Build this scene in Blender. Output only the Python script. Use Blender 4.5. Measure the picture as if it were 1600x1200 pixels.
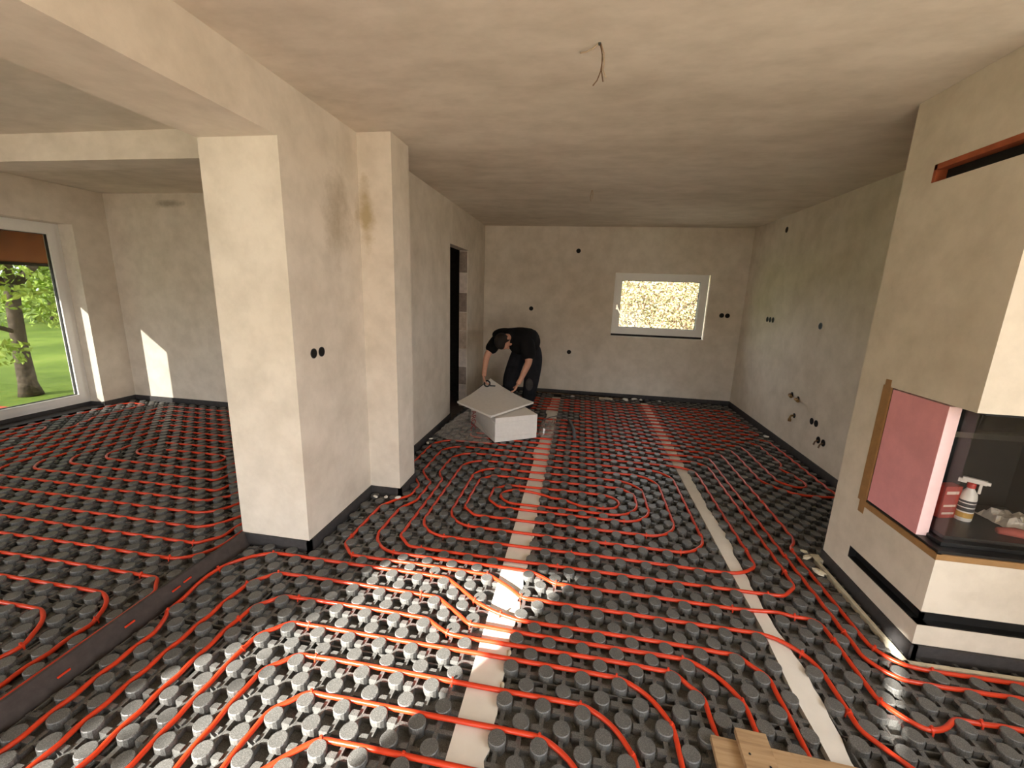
import bpy, bmesh, math, random
import numpy as np
from mathutils import Vector, Matrix

random.seed(7)
rng = np.random.default_rng(7)
scene = bpy.context.scene
for o in list(bpy.data.objects):
    bpy.data.objects.remove(o, do_unlink=True)
COL = scene.collection

# ------------------------------------------------------------------ camera
F_PX, YAW, PITCH, ROLL, CAM_H = 650.46, 0.157, -0.2164, 0.034, 1.6
cy, sy, cp, sp = math.cos(YAW), math.sin(YAW), math.cos(PITCH), math.sin(PITCH)
FWD = Vector((-sy * cp, cy * cp, sp))
RGT = Vector((cy, sy, 0))
UPV = RGT.cross(FWD)
cr, sr = math.cos(ROLL), math.sin(ROLL)
R2, U2 = RGT * cr + UPV * sr, UPV * cr - RGT * sr
cam_data = bpy.data.cameras.new('camera')
cam_data.sensor_width = 36.0
cam_data.lens = F_PX / 1600 * 36.0
cam_data.clip_start, cam_data.clip_end = 0.02, 300
cam = bpy.data.objects.new('camera', cam_data)
COL.objects.link(cam)
m3 = Matrix((R2, U2, -FWD)).transposed()
cam.matrix_world = Matrix.Translation((0, 0, CAM_H)) @ m3.to_4x4()
scene.camera = cam

# ------------------------------------------------------------------ sky, sun, exposure
world = bpy.data.worlds.new('sky')
scene.world = world
world.use_nodes = True
wn = world.node_tree
wn.nodes.clear()
wout = wn.nodes.new('ShaderNodeOutputWorld')
wbg = wn.nodes.new('ShaderNodeBackground')
wbg.inputs[0].default_value = (0.93, 0.96, 1.0, 1)
wbg.inputs[1].default_value = 1.5
wn.links.new(wbg.outputs[0], wout.inputs[0])
SUN_DIR = Vector((0.65, 1.0, -0.53)).normalized()
sun_data = bpy.data.lights.new('sun', 'SUN')
sun_data.energy = 5.0
sun_data.angle = math.radians(0.6)
sun_data.color = (1.0, 0.945, 0.85)
sun = bpy.data.objects.new('sun', sun_data)
COL.objects.link(sun)
sun.rotation_euler = SUN_DIR.to_track_quat('-Z', 'Y').to_euler()
sun.location = (-8, -10, 9)

def portal(name, loc, rot, sx, sy_):
    d = bpy.data.lights.new(name, 'AREA')
    d.shape = 'RECTANGLE'
    d.size, d.size_y = sx, sy_
    d.cycles.is_portal = True
    o = bpy.data.objects.new(name, d)
    o.location, o.rotation_euler = loc, rot
    COL.objects.link(o)

vs = scene.view_settings
vs.view_transform = 'Standard'
vs.look = 'None'
vs.gamma = 1.0
vs.use_curve_mapping = False
vs.exposure = 2.76
scene.cycles.use_denoising = True
scene.cycles.max_bounces = 14
scene.cycles.diffuse_bounces = 8
scene.cycles.glossy_bounces = 4
scene.cycles.transparent_max_bounces = 16
scene.cycles.sample_clamp_indirect = 6.0
scene.cycles.caustics_reflective = False
scene.cycles.caustics_refractive = False

# ------------------------------------------------------------------ materials
MATS = {}
def new_mat(name):
    m = bpy.data.materials.new(name)
    m.use_nodes = True
    nt = m.node_tree
    b = nt.nodes['Principled BSDF']
    MATS[name] = m
    return m, nt, b

def noise(nt, scale, detail=4, rough=0.55, vec=None, dims='3D'):
    n = nt.nodes.new('ShaderNodeTexNoise')
    n.inputs['Scale'].default_value = scale
    n.inputs['Detail'].default_value = detail
    n.inputs['Roughness'].default_value = rough
    if vec is not None:
        nt.links.new(vec, n.inputs['Vector'])
    return n

def objvec(nt, scale=(1, 1, 1)):
    t = nt.nodes.new('ShaderNodeTexCoord')
    mp = nt.nodes.new('ShaderNodeMapping')
    mp.inputs['Scale'].default_value = scale
    nt.links.new(t.outputs['Object'], mp.inputs['Vector'])
    return mp.outputs['Vector']

def ramp(nt, fac, stops):
    r = nt.nodes.new('ShaderNodeValToRGB')
    el = r.color_ramp.elements
    while len(el) > 1:
        el.remove(el[0])
    el[0].position, el[0].color = stops[0][0], (*stops[0][1], 1)
    for p, c in stops[1:]:
        e = el.new(p)
        e.color = (*c, 1)
    nt.links.new(fac, r.inputs[0])
    return r

def mixc(nt, fac, a, b, mode='MIX'):
    n = nt.nodes.new('ShaderNodeMix')
    n.data_type = 'RGBA'
    n.blend_type = mode
    for inp, v in ((n.inputs[0], fac), (n.inputs[6], a), (n.inputs[7], b)):
        if hasattr(v, 'is_output'):
            nt.links.new(v, inp)
        else:
            inp.default_value = v if isinstance(v, float) else (*v, 1)
    return n.outputs[2]

def bump(nt, b, height, strength=0.2, dist=0.01):
    bn = nt.nodes.new('ShaderNodeBump')
    bn.inputs['Strength'].default_value = strength
    bn.inputs['Distance'].default_value = dist
    nt.links.new(height, bn.inputs['Height'])
    nt.links.new(bn.outputs[0], b.inputs['Normal'])

def simple(name, col, rough=0.6, spec=0.4, metal=0.0, var=0.0, vscale=20.0, bmp=0.0, bscale=60.0, emit=None):
    m, nt, b = new_mat(name)
    b.inputs['Roughness'].default_value = rough
    b.inputs['Specular IOR Level'].default_value = spec
    b.inputs['Metallic'].default_value = metal
    v = objvec(nt)
    n = noise(nt, vscale, 4, 0.6, v)
    lo = tuple(max(0, c * (1 - var)) for c in col)
    hi = tuple(min(1, c * (1 + var)) for c in col)
    r = ramp(nt, n.outputs['Fac'], [(0.3, lo), (0.7, hi)])
    nt.links.new(r.outputs[0], b.inputs['Base Color'])
    if bmp:
        n2 = noise(nt, bscale, 3, 0.6, v)
        bump(nt, b, n2.outputs['Fac'], bmp, 0.005)
    return m

def plaster(name, c1, c2, c3, stain=None, aniso=(1, 1, 1)):
    m, nt, b = new_mat(name)
    b.inputs['Roughness'].default_value = 0.92
    b.inputs['Specular IOR Level'].default_value = 0.15
    v = objvec(nt, aniso)
    n1 = noise(nt, 0.9, 6, 0.6, v)
    r1 = ramp(nt, n1.outputs['Fac'], [(0.32, c1), (0.52, c2), (0.7, c3)])
    n2 = noise(nt, 5.0, 5, 0.65, v)
    r2 = ramp(nt, n2.outputs['Fac'], [(0.3, (0.84, 0.835, 0.82)), (0.62, (1, 1, 1))])
    col = mixc(nt, 1.0, r1.outputs[0], r2.outputs[0], 'MULTIPLY')
    v1 = objvec(nt)
    for (cx, cyy, cz, sx, sy2, sz, sc, amt) in (stain or []):
        mp = nt.nodes.new('ShaderNodeMapping')
        mp.inputs['Location'].default_value = (-cx / sx, -cyy / sy2, -cz / sz)
        mp.inputs['Scale'].default_value = (1 / sx, 1 / sy2, 1 / sz)
        nt.links.new(v1, mp.inputs['Vector'])
        ln = nt.nodes.new('ShaderNodeVectorMath')
        ln.operation = 'LENGTH'
        nt.links.new(mp.outputs[0], ln.inputs[0])
        nn = noise(nt, 6, 5, 0.7, v1)
        ad = nt.nodes.new('ShaderNodeMath')
        ad.operation = 'MULTIPLY_ADD'
        ad.inputs[1].default_value = 1.0
        nt.links.new(nn.outputs['Fac'], ad.inputs[0])
        nt.links.new(ln.outputs['Value'], ad.inputs[2])
        rr = ramp(nt, ad.outputs[0], [(0.6, (amt, amt, amt)), (1.35, (0, 0, 0))])
        col = mixc(nt, rr.outputs[0], col, sc)
    nt.links.new(col, b.inputs['Base Color'])
    n3 = noise(nt, 90, 3, 0.6, v1)
    bump(nt, b, n3.outputs['Fac'], 0.12, 0.003)
    return m

PL1, PL2, PL3 = (0.665, 0.595, 0.50), (0.725, 0.66, 0.57), (0.755, 0.695, 0.61)
plaster('plaster', PL1, PL2, PL3)
plaster('plaster_pillar', PL1, PL2, PL3,
        stain=[(-1.541, 2.55, 2.02, 0.5, 0.32, 0.62, (0.42, 0.355, 0.26), 0.75),
               (-1.49, 2.816, 2.08, 0.12, 0.2, 0.55, (0.40, 0.31, 0.16), 0.8)])
plaster('plaster_ceiling', (0.60, 0.54, 0.45), (0.71, 0.645, 0.55), (0.765, 0.705, 0.61), aniso=(0.7, 1.25, 1))
plaster('plaster_fireplace', (0.66, 0.59, 0.49), (0.70, 0.63, 0.53), (0.73, 0.66, 0.56))
plaster('plaster_far', PL1, PL2, PL3, stain=[(-4.95, 4.57, 2.50, 0.4, 0.3, 0.09, (0.2, 0.17, 0.12), 0.6)])

def eps_mat():
    m, nt, b = new_mat('graphite_foam')
    b.inputs['Roughness'].default_value = 0.46
    b.inputs['Specular IOR Level'].default_value = 0.5
    v = objvec(nt)
    n = noise(nt, 330, 2, 0.7, v)
    r = ramp(nt, n.outputs['Fac'], [(0.35, (0.068, 0.067, 0.063)), (0.55, (0.122, 0.121, 0.115)), (0.7, (0.215, 0.213, 0.203))])
    nt.links.new(r.outputs[0], b.inputs['Base Color'])
    n2 = noise(nt, 220, 3, 0.7, v)
    bump(nt, b, n2.outputs['Fac'], 0.25, 0.002)
eps_mat()
simple('graphite_base', (0.075, 0.07, 0.065), 0.75, 0.4, var=0.25, vscale=40, bmp=0.15, bscale=250)
simple('edge_band', (0.045, 0.042, 0.042), 0.7, 0.35, var=0.2, vscale=30, bmp=0.1)
simple('divider_band', (0.055, 0.044, 0.04), 0.75, 0.3, var=0.2, vscale=25, bmp=0.1)
simple('pipe_red', (0.58, 0.042, 0.011), 0.28, 0.5, var=0.08, vscale=3)
simple('clip_red', (0.6, 0.05, 0.018), 0.45, 0.4, var=0.1)
simple('foam_white', (0.76, 0.73, 0.67), 0.75, 0.2, var=0.06, vscale=6, bmp=0.08, bscale=120)
simple('foam_cream', (0.62, 0.57, 0.44), 0.8, 0.2, var=0.15, vscale=30, bmp=0.3, bscale=90)
simple('white_eps', (0.80, 0.77, 0.72), 0.8, 0.2, var=0.04, vscale=25, bmp=0.12, bscale=220)
simple('bounce_pale', (0.54, 0.475, 0.41), 0.8, 0.2, var=0.1, vscale=4)
simple('screed', (0.2, 0.19, 0.18), 0.9, 0.2, var=0.2)
simple('upvc_white', (0.80, 0.79, 0.76), 0.35, 0.45, var=0.02)
simple('gasket', (0.03, 0.03, 0.03), 0.5, 0.3)
simple('black_steel', (0.012, 0.012, 0.012), 0.35, 0.5, var=0.2)
simple('dull_black', (0.01, 0.01, 0.01), 0.7, 0.3, var=0.3)  # soot in the firebox, plain black on vent, sill gap and collars
simple('steel', (0.55, 0.52, 0.46), 0.25, 0.5, metal=1.0, var=0.1, vscale=8)
simple('pink_foam', (0.74, 0.325, 0.345), 0.75, 0.25, var=0.09, vscale=7, bmp=0.15, bscale=80)
simple('pink_foam_edge', (0.82, 0.60, 0.60), 0.8, 0.2, var=0.04, vscale=20)
simple('brown_tape', (0.33, 0.185, 0.075), 0.35, 0.5, var=0.15, vscale=18)
simple('rust_seal', (0.33, 0.085, 0.035), 0.55, 0.3, var=0.2, vscale=15)
simple('hole_shade', (0.008, 0.007, 0.006), 0.7, 0.2)
simple('brass', (0.32, 0.2, 0.08), 0.4, 0.5, metal=0.7, var=0.3, vscale=40)
simple('hall_shade', (0.05, 0.042, 0.036), 0.9, 0.1, var=0.2)
simple('brick_grey', (0.27, 0.215, 0.18), 0.9, 0.1, var=0.25, vscale=18, bmp=0.4, bscale=30)
simple('brick_pale', (0.62, 0.54, 0.48), 0.9, 0.1, var=0.15, vscale=14, bmp=0.3, bscale=30)
simple('brick_tan', (0.50, 0.40, 0.32), 0.9, 0.1, var=0.2, vscale=14, bmp=0.3, bscale=30)
simple('skin', (0.50, 0.265, 0.18), 0.55, 0.3, var=0.06, vscale=30)
simple('hair', (0.016, 0.011, 0.008), 0.7, 0.25, var=0.3, vscale=200, bmp=0.4, bscale=300)
simple('black_cotton', (0.008, 0.0075, 0.0075), 0.9, 0.1, var=0.25, vscale=12, bmp=0.2, bscale=25)
simple('work_denim', (0.015, 0.015, 0.018), 0.85, 0.15, var=0.3, vscale=14, bmp=0.2, bscale=25)
simple('pocket_grey', (0.05, 0.046, 0.044), 0.85, 0.15, var=0.2)
simple('shoe_black', (0.015, 0.014, 0.014), 0.6, 0.3)
simple('lip', (0.42, 0.17, 0.13), 0.5, 0.3)
simple('eye_dark', (0.02, 0.015, 0.012), 0.3, 0.5)
simple('tool_black', (0.012, 0.012, 0.012), 0.4, 0.5)
simple('cable_grey', (0.10, 0.10, 0.105), 0.5, 0.4)
simple('wire_brown', (0.13, 0.075, 0.04), 0.5, 0.4, var=0.2)
simple('wire_tan', (0.42, 0.32, 0.22), 0.5, 0.4, var=0.1)
simple('bottle_white', (0.78, 0.76, 0.71), 0.35, 0.5)
simple('print_dark', (0.05, 0.05, 0.055), 0.5, 0.3, var=0.5, vscale=60)
simple('print_amber', (0.55, 0.33, 0.08), 0.5, 0.3, var=0.2)
simple('plastic_red', (0.50, 0.035, 0.025), 0.4, 0.5, var=0.1)
simple('box_red', (0.36, 0.05, 0.035), 0.55, 0.35, var=0.2, vscale=25)
simple('print_pale', (0.70, 0.56, 0.48), 0.6, 0.2)
simple('glove_red', (0.36, 0.09, 0.07), 0.7, 0.2, var=0.3, vscale=20)
simple('paper', (0.66, 0.62, 0.55), 0.6, 0.2, var=0.1, vscale=10)
simple('red_tarp', (0.62, 0.10, 0.06), 0.6, 0.3)
simple('bark', (0.10, 0.08, 0.06), 0.95, 0.1, var=0.6, vscale=14, bmp=1.0, bscale=22)
simple('earth_bounce', (0.41, 0.355, 0.275), 0.95, 0.1, var=0.2, vscale=2, bmp=0.3, bscale=8)
simple('leaf_green', (0.30, 0.42, 0.07), 0.6, 0.2, var=0.4, vscale=3)
simple('leaf_russet', (0.33, 0.22, 0.15), 0.6, 0.2, var=0.4, vscale=3)
simple('leaf_yellow', (0.40, 0.375, 0.19), 0.6, 0.2, var=0.35, vscale=4)
simple('leaf_dark', (0.10, 0.17, 0.04), 0.6, 0.2, var=0.4, vscale=3)
simple('awning_brown', (0.33, 0.115, 0.036), 0.7, 0.2, var=0.25, vscale=5, bmp=0.2, bscale=20)
simple('film_red', (0.25, 0.02, 0.02), 0.5, 0.2)

def lawn_mat():
    m, nt, b = new_mat('lawn')
    b.inputs['Roughness'].default_value = 0.9
    b.inputs['Specular IOR Level'].default_value = 0.1
    v = objvec(nt)
    n1 = noise(nt, 0.55, 4, 0.6, v)
    r1 = ramp(nt, n1.outputs['Fac'], [(0.35, (0.10, 0.16, 0.025)), (0.6, (0.19, 0.27, 0.045)), (0.75, (0.28, 0.32, 0.075))])
    n2 = noise(nt, 22, 4, 0.7, v)
    r2 = ramp(nt, n2.outputs['Fac'], [(0.3, (0.65, 0.65, 0.6)), (0.7, (1, 1, 1))])
    nt.links.new(mixc(nt, 1.0, r1.outputs[0], r2.outputs[0], 'MULTIPLY'), b.inputs['Base Color'])
lawn_mat()

def wood_mat():
    m, nt, b = new_mat('raw_wood')
    b.inputs['Roughness'].default_value = 0.75
    b.inputs['Specular IOR Level'].default_value = 0.25
    v = objvec(nt, (1.2, 14, 14))
    n = noise(nt, 3.0, 6, 0.6, v)
    r = ramp(nt, n.outputs['Fac'], [(0.3, (0.22, 0.135, 0.07)), (0.5, (0.36, 0.235, 0.125)), (0.72, (0.45, 0.31, 0.175))])
    v2 = objvec(nt)
    n2 = noise(nt, 9, 3, 0.7, v2)
    r2 = ramp(nt, n2.outputs['Fac'], [(0.28, (0.55, 0.48, 0.42)), (0.42, (1, 1, 1))])
    nt.links.new(mixc(nt, 0.8, r.outputs[0], r2.outputs[0], 'MULTIPLY'), b.inputs['Base Color'])
    bump(nt, b, n.outputs['Fac'], 0.25, 0.003)
wood_mat()

def glass_mat(name, tint, refl=0.06, rough=0.0):
    m = bpy.data.materials.new(name)
    m.use_nodes = True
    nt = m.node_tree
    nt.nodes.clear()
    out = nt.nodes.new('ShaderNodeOutputMaterial')
    tr = nt.nodes.new('ShaderNodeBsdfTransparent')
    tr.inputs[0].default_value = (*tint, 1)
    gl = nt.nodes.new('ShaderNodeBsdfGlossy')
    gl.inputs['Roughness'].default_value = rough
    lw = nt.nodes.new('ShaderNodeLayerWeight')
    pw = nt.nodes.new('ShaderNodeMath')
    pw.operation = 'POWER'
    pw.inputs[1].default_value = 5.0
    nt.links.new(lw.outputs['Facing'], pw.inputs[0])
    fr = nt.nodes.new('ShaderNodeMath')
    fr.operation = 'MULTIPLY_ADD'
    fr.inputs[1].default_value = 0.8
    fr.inputs[2].default_value = 0.035
    nt.links.new(pw.outputs[0], fr.inputs[0])
    mx = nt.nodes.new('ShaderNodeMixShader')
    nt.links.new(fr.outputs[0], mx.inputs[0])
    nt.links.new(tr.outputs[0], mx.inputs[1])
    nt.links.new(gl.outputs[0], mx.inputs[2])
    nt.links.new(mx.outputs[0], out.inputs[0])
    MATS[name] = m
glass_mat('glass_clear', (0.95, 0.96, 0.95))
glass_mat('glass_sun', (0.46, 0.46, 0.455))
glass_mat('glass_back', (0.78, 0.78, 0.77))
glass_mat('glass_fire', (0.97, 0.97, 0.97))

def film_mat():
    m = bpy.data.materials.new('clear_film')
    m.use_nodes = True
    nt = m.node_tree
    nt.nodes.clear()
    out = nt.nodes.new('ShaderNodeOutputMaterial')
    tr = nt.nodes.new('ShaderNodeBsdfTransparent')
    tr.inputs[0].default_value = (0.93, 0.92, 0.90, 1)
    gl = nt.nodes.new('ShaderNodeBsdfGlossy')
    gl.inputs['Roughness'].default_value = 0.18
    df = nt.nodes.new('ShaderNodeBsdfDiffuse')
    df.inputs[0].default_value = (0.7, 0.65, 0.6, 1)
    a = nt.nodes.new('ShaderNodeMixShader')
    a.inputs[0].default_value = 0.35
    nt.links.new(gl.outputs[0], a.inputs[1])
    nt.links.new(df.outputs[0], a.inputs[2])
    mx = nt.nodes.new('ShaderNodeMixShader')
    mx.inputs[0].default_value = 0.27
    nt.links.new(tr.outputs[0], mx.inputs[1])
    nt.links.new(a.outputs[0], mx.inputs[2])
    nt.links.new(mx.outputs[0], out.inputs[0])
    MATS['clear_film'] = m
film_mat()

# ------------------------------------------------------------------ helpers
def link(o, parent=None):
    COL.objects.link(o)
    if parent is not None:
        o.parent = parent
    return o

def tag(o, label=None, cat=None, group=None, kind=None):
    if label: o['label'] = label
    if cat: o['category'] = cat
    if group: o['group'] = group
    if kind: o['kind'] = kind
    return o

def empty(name, loc=(0, 0, 0), rz=0.0):
    o = bpy.data.objects.new(name, None)
    o.empty_display_size = 0.1
    o.location = loc
    o.rotation_euler = (0, 0, rz)
    COL.objects.link(o)
    return o

class MB:
    """collects quads / polygons into one mesh"""
    def __init__(s):
        s.v, s.f = [], []
    def add(s, vs_, fs):
        b = len(s.v)
        s.v += [tuple(p) for p in vs_]
        s.f += [tuple(i + b for i in f) for f in fs]
    def box(s, a, b, M=None):
        x0, y0, z0 = a
        x1, y1, z1 = b
        vv = [(x0, y0, z0), (x1, y0, z0), (x1, y1, z0), (x0, y1, z0), (x0, y0, z1), (x1, y0, z1), (x1, y1, z1), (x0, y1, z1)]
        if M is not None:
            vv = [tuple(M @ Vector(p)) for p in vv]
        s.add(vv, [(3, 2, 1, 0), (4, 5, 6, 7), (0, 1, 5, 4), (1, 2, 6, 5), (2, 3, 7, 6), (3, 0, 4, 7)])
    def cyl(s, c0, c1, r0, r1=None, n=12, caps=True):
        r1 = r0 if r1 is None else r1
        c0, c1 = Vector(c0), Vector(c1)
        d = (c1 - c0).normalized()
        a = Vector((0, 0, 1)) if abs(d.z) < 0.9 else Vector((1, 0, 0))
        u = d.cross(a).normalized()
        w = d.cross(u)
        ring = [(math.cos(2 * math.pi * i / n), math.sin(2 * math.pi * i / n)) for i in range(n)]
        vv = [c0 + (u * p + w * q) * r0 for p, q in ring] + [c1 + (u * p + w * q) * r1 for p, q in ring]
        fs = [(i, i + n, (i + 1) % n + n, (i + 1) % n) for i in range(n)]
        if caps:
            fs += [tuple(range(n)), tuple(range(2 * n - 1, n - 1, -1))]
        s.add(vv, fs)
    def lathe(s, prof, n=14, c=(0, 0, 0)):
        vv, fs = [], []
        for r, z in prof:
            for i in range(n):
                a = 2 * math.pi * i / n
                vv.append((c[0] + r * math.cos(a), c[1] + r * math.sin(a), c[2] + z))
        for k in range(len(prof) - 1):
            for i in range(n):
                j = (i + 1) % n
                fs.append((k * n + i, k * n + j, (k + 1) * n + j, (k + 1) * n + i))
        fs.append(tuple(range(n - 1, -1, -1)))
        fs.append(tuple(range((len(prof) - 1) * n, len(prof) * n)))
        s.add(vv, fs)
    def tube(s, pts, r, n=8, caps=True):
        P = np.asarray(pts, float)
        rr = np.full(len(P), r, float) if np.isscalar(r) else np.asarray(r, float)
        T = np.gradient(P, axis=0)
        T /= np.linalg.norm(T, axis=1)[:, None] + 1e-12
        up = np.array([0, 0, 1.0]) if abs(T[:, 2]).max() < 0.95 else np.array([0.31, 0.9, 0.29])
        U = np.cross(T, up)
        U /= np.linalg.norm(U, axis=1)[:, None] + 1e-12
        W = np.cross(U, T)
        an = np.arange(n) * 2 * np.pi / n
        ring = P[:, None, :] + rr[:, None, None] * (U[:, None, :] * np.cos(an)[None, :, None] + W[:, None, :] * np.sin(an)[None, :, None])
        vv = ring.reshape(-1, 3)
        b = len(s.v)
        s.v += [tuple(p) for p in vv]
        for k in range(len(P) - 1):
            o0, o1 = b + k * n, b + (k + 1) * n
            for i in range(n):
                j = (i + 1) % n
                s.f.append((o0 + i, o0 + j, o1 + j, o1 + i))
        if caps:
            s.f.append(tuple(b + i for i in range(n - 1, -1, -1)))
            s.f.append(tuple(b + (len(P) - 1) * n + i for i in range(n)))
    def build(s, name, mat, parent=None, smooth=False, bevel=0.0, sharp=None):
        me = bpy.data.meshes.new(name)
        me.from_pydata(s.v, [], s.f)
        if bevel:
            bm = bmesh.new()
            bm.from_mesh(me)
            bmesh.ops.recalc_face_normals(bm, faces=bm.faces)
            bmesh.ops.bevel(bm, geom=[e for e in bm.edges], offset=bevel, segments=2, affect='EDGES', profile=0.6)
            bm.to_mesh(me)
            bm.free()
        else:
            bm = bmesh.new()
            bm.from_mesh(me)
            bmesh.ops.recalc_face_normals(bm, faces=bm.faces)
            bm.to_mesh(me)
            bm.free()
        if smooth:
            me.polygons.foreach_set('use_smooth', [True] * len(me.polygons))
            if sharp:
                me.set_sharp_from_angle(angle=math.radians(sharp))
        me.materials.append(MATS[mat])
        o = bpy.data.objects.new(name, me)
        return link(o, parent)

def cells(name, mat, xs, ys, zs, solid, parent=None):
    """box grid that emits only the faces between solid and empty cells"""
    nx, ny, nz = len(xs) - 1, len(ys) - 1, len(zs) - 1
    S = np.zeros((nx + 2, ny + 2, nz + 2), bool)
    for i in range(nx):
        for j in range(ny):
            for k in range(nz):
                S[i + 1, j + 1, k + 1] = solid((xs[i] + xs[i + 1]) / 2, (ys[j] + ys[j + 1]) / 2, (zs[k] + zs[k + 1]) / 2)
    idx, v, f = {}, [], []
    def vid(i, j, k):
        if (i, j, k) not in idx:
            idx[(i, j, k)] = len(v)
            v.append((xs[i], ys[j], zs[k]))
        return idx[(i, j, k)]
    for i in range(nx):
        for j in range(ny):
            for k in range(nz):
                if not S[i + 1, j + 1, k + 1]:
                    continue
                if not S[i, j + 1, k + 1]: f.append([vid(i, j, k), vid(i, j, k + 1), vid(i, j + 1, k + 1), vid(i, j + 1, k)])
                if not S[i + 2, j + 1, k + 1]: f.append([vid(i + 1, j, k), vid(i + 1, j + 1, k), vid(i + 1, j + 1, k + 1), vid(i + 1, j, k + 1)])
                if not S[i + 1, j, k + 1]: f.append([vid(i, j, k), vid(i + 1, j, k), vid(i + 1, j, k + 1), vid(i, j, k + 1)])
                if not S[i + 1, j + 2, k + 1]: f.append([vid(i, j + 1, k), vid(i, j + 1, k + 1), vid(i + 1, j + 1, k + 1), vid(i + 1, j + 1, k)])
                if not S[i + 1, j + 1, k]: f.append([vid(i, j, k), vid(i, j + 1, k), vid(i + 1, j + 1, k), vid(i + 1, j, k)])
                if not S[i + 1, j + 1, k + 2]: f.append([vid(i, j, k + 1), vid(i + 1, j, k + 1), vid(i + 1, j + 1, k + 1), vid(i, j + 1, k + 1)])
    me = bpy.data.meshes.new(name)
    me.from_pydata(v, [], f)
    me.materials.append(MATS[mat])
    o = bpy.data.objects.new(name, me)
    return link(o, parent)

def inb(p, a, b):
    return all(a[i] < p[i] < b[i] for i in range(3))

# ------------------------------------------------------------------ dimensions
H = 2.594
XP0, XP1, XP2, XW = -1.997, -1.541, -1.300, -1.552
YP, YP2, YP3 = 2.048, 2.816, 3.103
YB, XR = 6.636, 2.328
XF, YF0, YF1 = 1.609, 1.911, 2.647
XL, YL = -5.875, 4.572
YREAR = -2.2
HB = 2.32
ZF = -0.035          # top of the bare floor slab; foam panels lie on it
LANE = 0.0758

# ------------------------------------------------------------------ room shell
mb = MB()
mb.box((XL - 0.3, YREAR - 0.3, -0.2), (XR + 0.3, YB + 0.3, ZF))
floor = mb.build('floor', 'screed')
tag(floor, kind='structure')

cells_ceiling = cells('ceiling', 'plaster_ceiling',
    [XL - 0.35, XP0, XP1, XR + 0.35], [YREAR - 0.35, 2.73, 2.965, YL, YB + 0.35], [2.43, H, 2.615, 2.85],
    lambda x, y, z: z > 2.615 or (z > H and x > XP0) or (x < XP0 and 2.73 < y < 2.965))
tag(cells_ceiling, kind='structure')
mb = MB()
mb.box((XP0, YREAR, HB), (XP1, YP, H + 0.02))
tag(mb.build('trim_1', 'plaster'), kind='structure')       # downstand beam that ends on the pillar

# pillar block between the two rooms
pil = cells('wall_pillar', 'plaster_pillar', [XP0, XP1, XP2], [YP, YP2, YP3], [ZF, H + 0.02],
            lambda x, y, z: x < XP1 or y > YP2)
tag(pil, kind='structure')
# kitchen left wall with doorway
D0, D1, DH = 4.868, 5.660, 2.13
wl = cells('wall_left', 'plaster', [XW - 0.12, XW], [YP3, D0, D1, YB], [ZF, DH, H + 0.02],
           lambda x, y, z: not (D0 < y < D1 and z < DH))
tag(wl, kind='structure')
zs = [0.03, 0.285, 0.545, 0.80, 1.055, 1.31, 1.575, 1.835, DH - 0.01]
for i in range(8):
    mb = MB()
    mb.box((XW - 0.118 + 0.003 * (i % 2), D1 - 0.008 - 0.004 * ((i * 7) % 3), zs[i] + 0.006), (XW - 0.012, D1 + 0.02, zs[i + 1] - 0.006))
    mb.build('brick', ['brick_pale', 'brick_grey', 'brick_pale', 'brick_tan', 'brick_tan', 'brick_grey', 'brick_pale', 'brick_grey'][i], wl, bevel=0.003)
# hall behind the doorway, its shade put into near-black wall colour
hall = cells('wall_hall', 'hall_shade', [-3.5, -3.4, XW - 0.125, XW - 0.12], [YL + 0.05, YL + 0.15, YB - 0.1, YB], [ZF, 2.59],
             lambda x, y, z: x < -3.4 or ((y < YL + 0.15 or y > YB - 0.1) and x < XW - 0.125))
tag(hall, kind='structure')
# back wall with window
BX0, BX1, BZ0, BZ1 = 0.47, 1.835, 0.995, 1.945
wb = cells('wall_back', 'plaster', [XL - 0.3, BX0, BX1, XR + 0.3], [YB, YB + 0.3], [ZF, BZ0, BZ1, H + 0.02],
           lambda x, y, z: not (BX0 < x < BX1 and BZ0 < z < BZ1))
tag(wb, kind='structure')
# right wall, unseen opening added beside the camera for fill light
RW = (-1.4, 1.1, 0.9, 2.25)
wr = cells('wall_right', 'plaster', [XR, XR + 0.3], [YREAR - 0.3, RW[0], RW[1], YB + 0.3], [ZF, RW[2], RW[3], H + 0.02],
           lambda x, y, z: not (RW[0] < y < RW[1] and RW[2] < z < RW[3]))
tag(wr, kind='structure')
# left outer wall with the tall garden window
LW = (3.12, 4.192, 0.03, 2.20)
GW = (-2.1, -0.2, 0.06, 1.3)       # unseen opening added to light the fireplace side and right wall
wo = cells('wall_garden', 'plaster', [XL - 0.35, XL], [YREAR - 0.3, GW[0], GW[1], LW[0], LW[1], YL + 0.3], [ZF, LW[2], GW[2], GW[3], LW[3], 2.64],
           lambda x, y, z: not ((LW[0] < y < LW[1] and LW[2] < z < LW[3]) or (GW[0] < y < GW[1] and GW[2] < z < GW[3])))
tag(wo, kind='structure')
# back wall of the left room
mb = MB()
mb.box((XL - 0.35, YL, ZF), (XW - 0.12, YL + 0.05, 2.64))
tag(mb.build('wall_far_left', 'plaster_far'), kind='structure')
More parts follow.
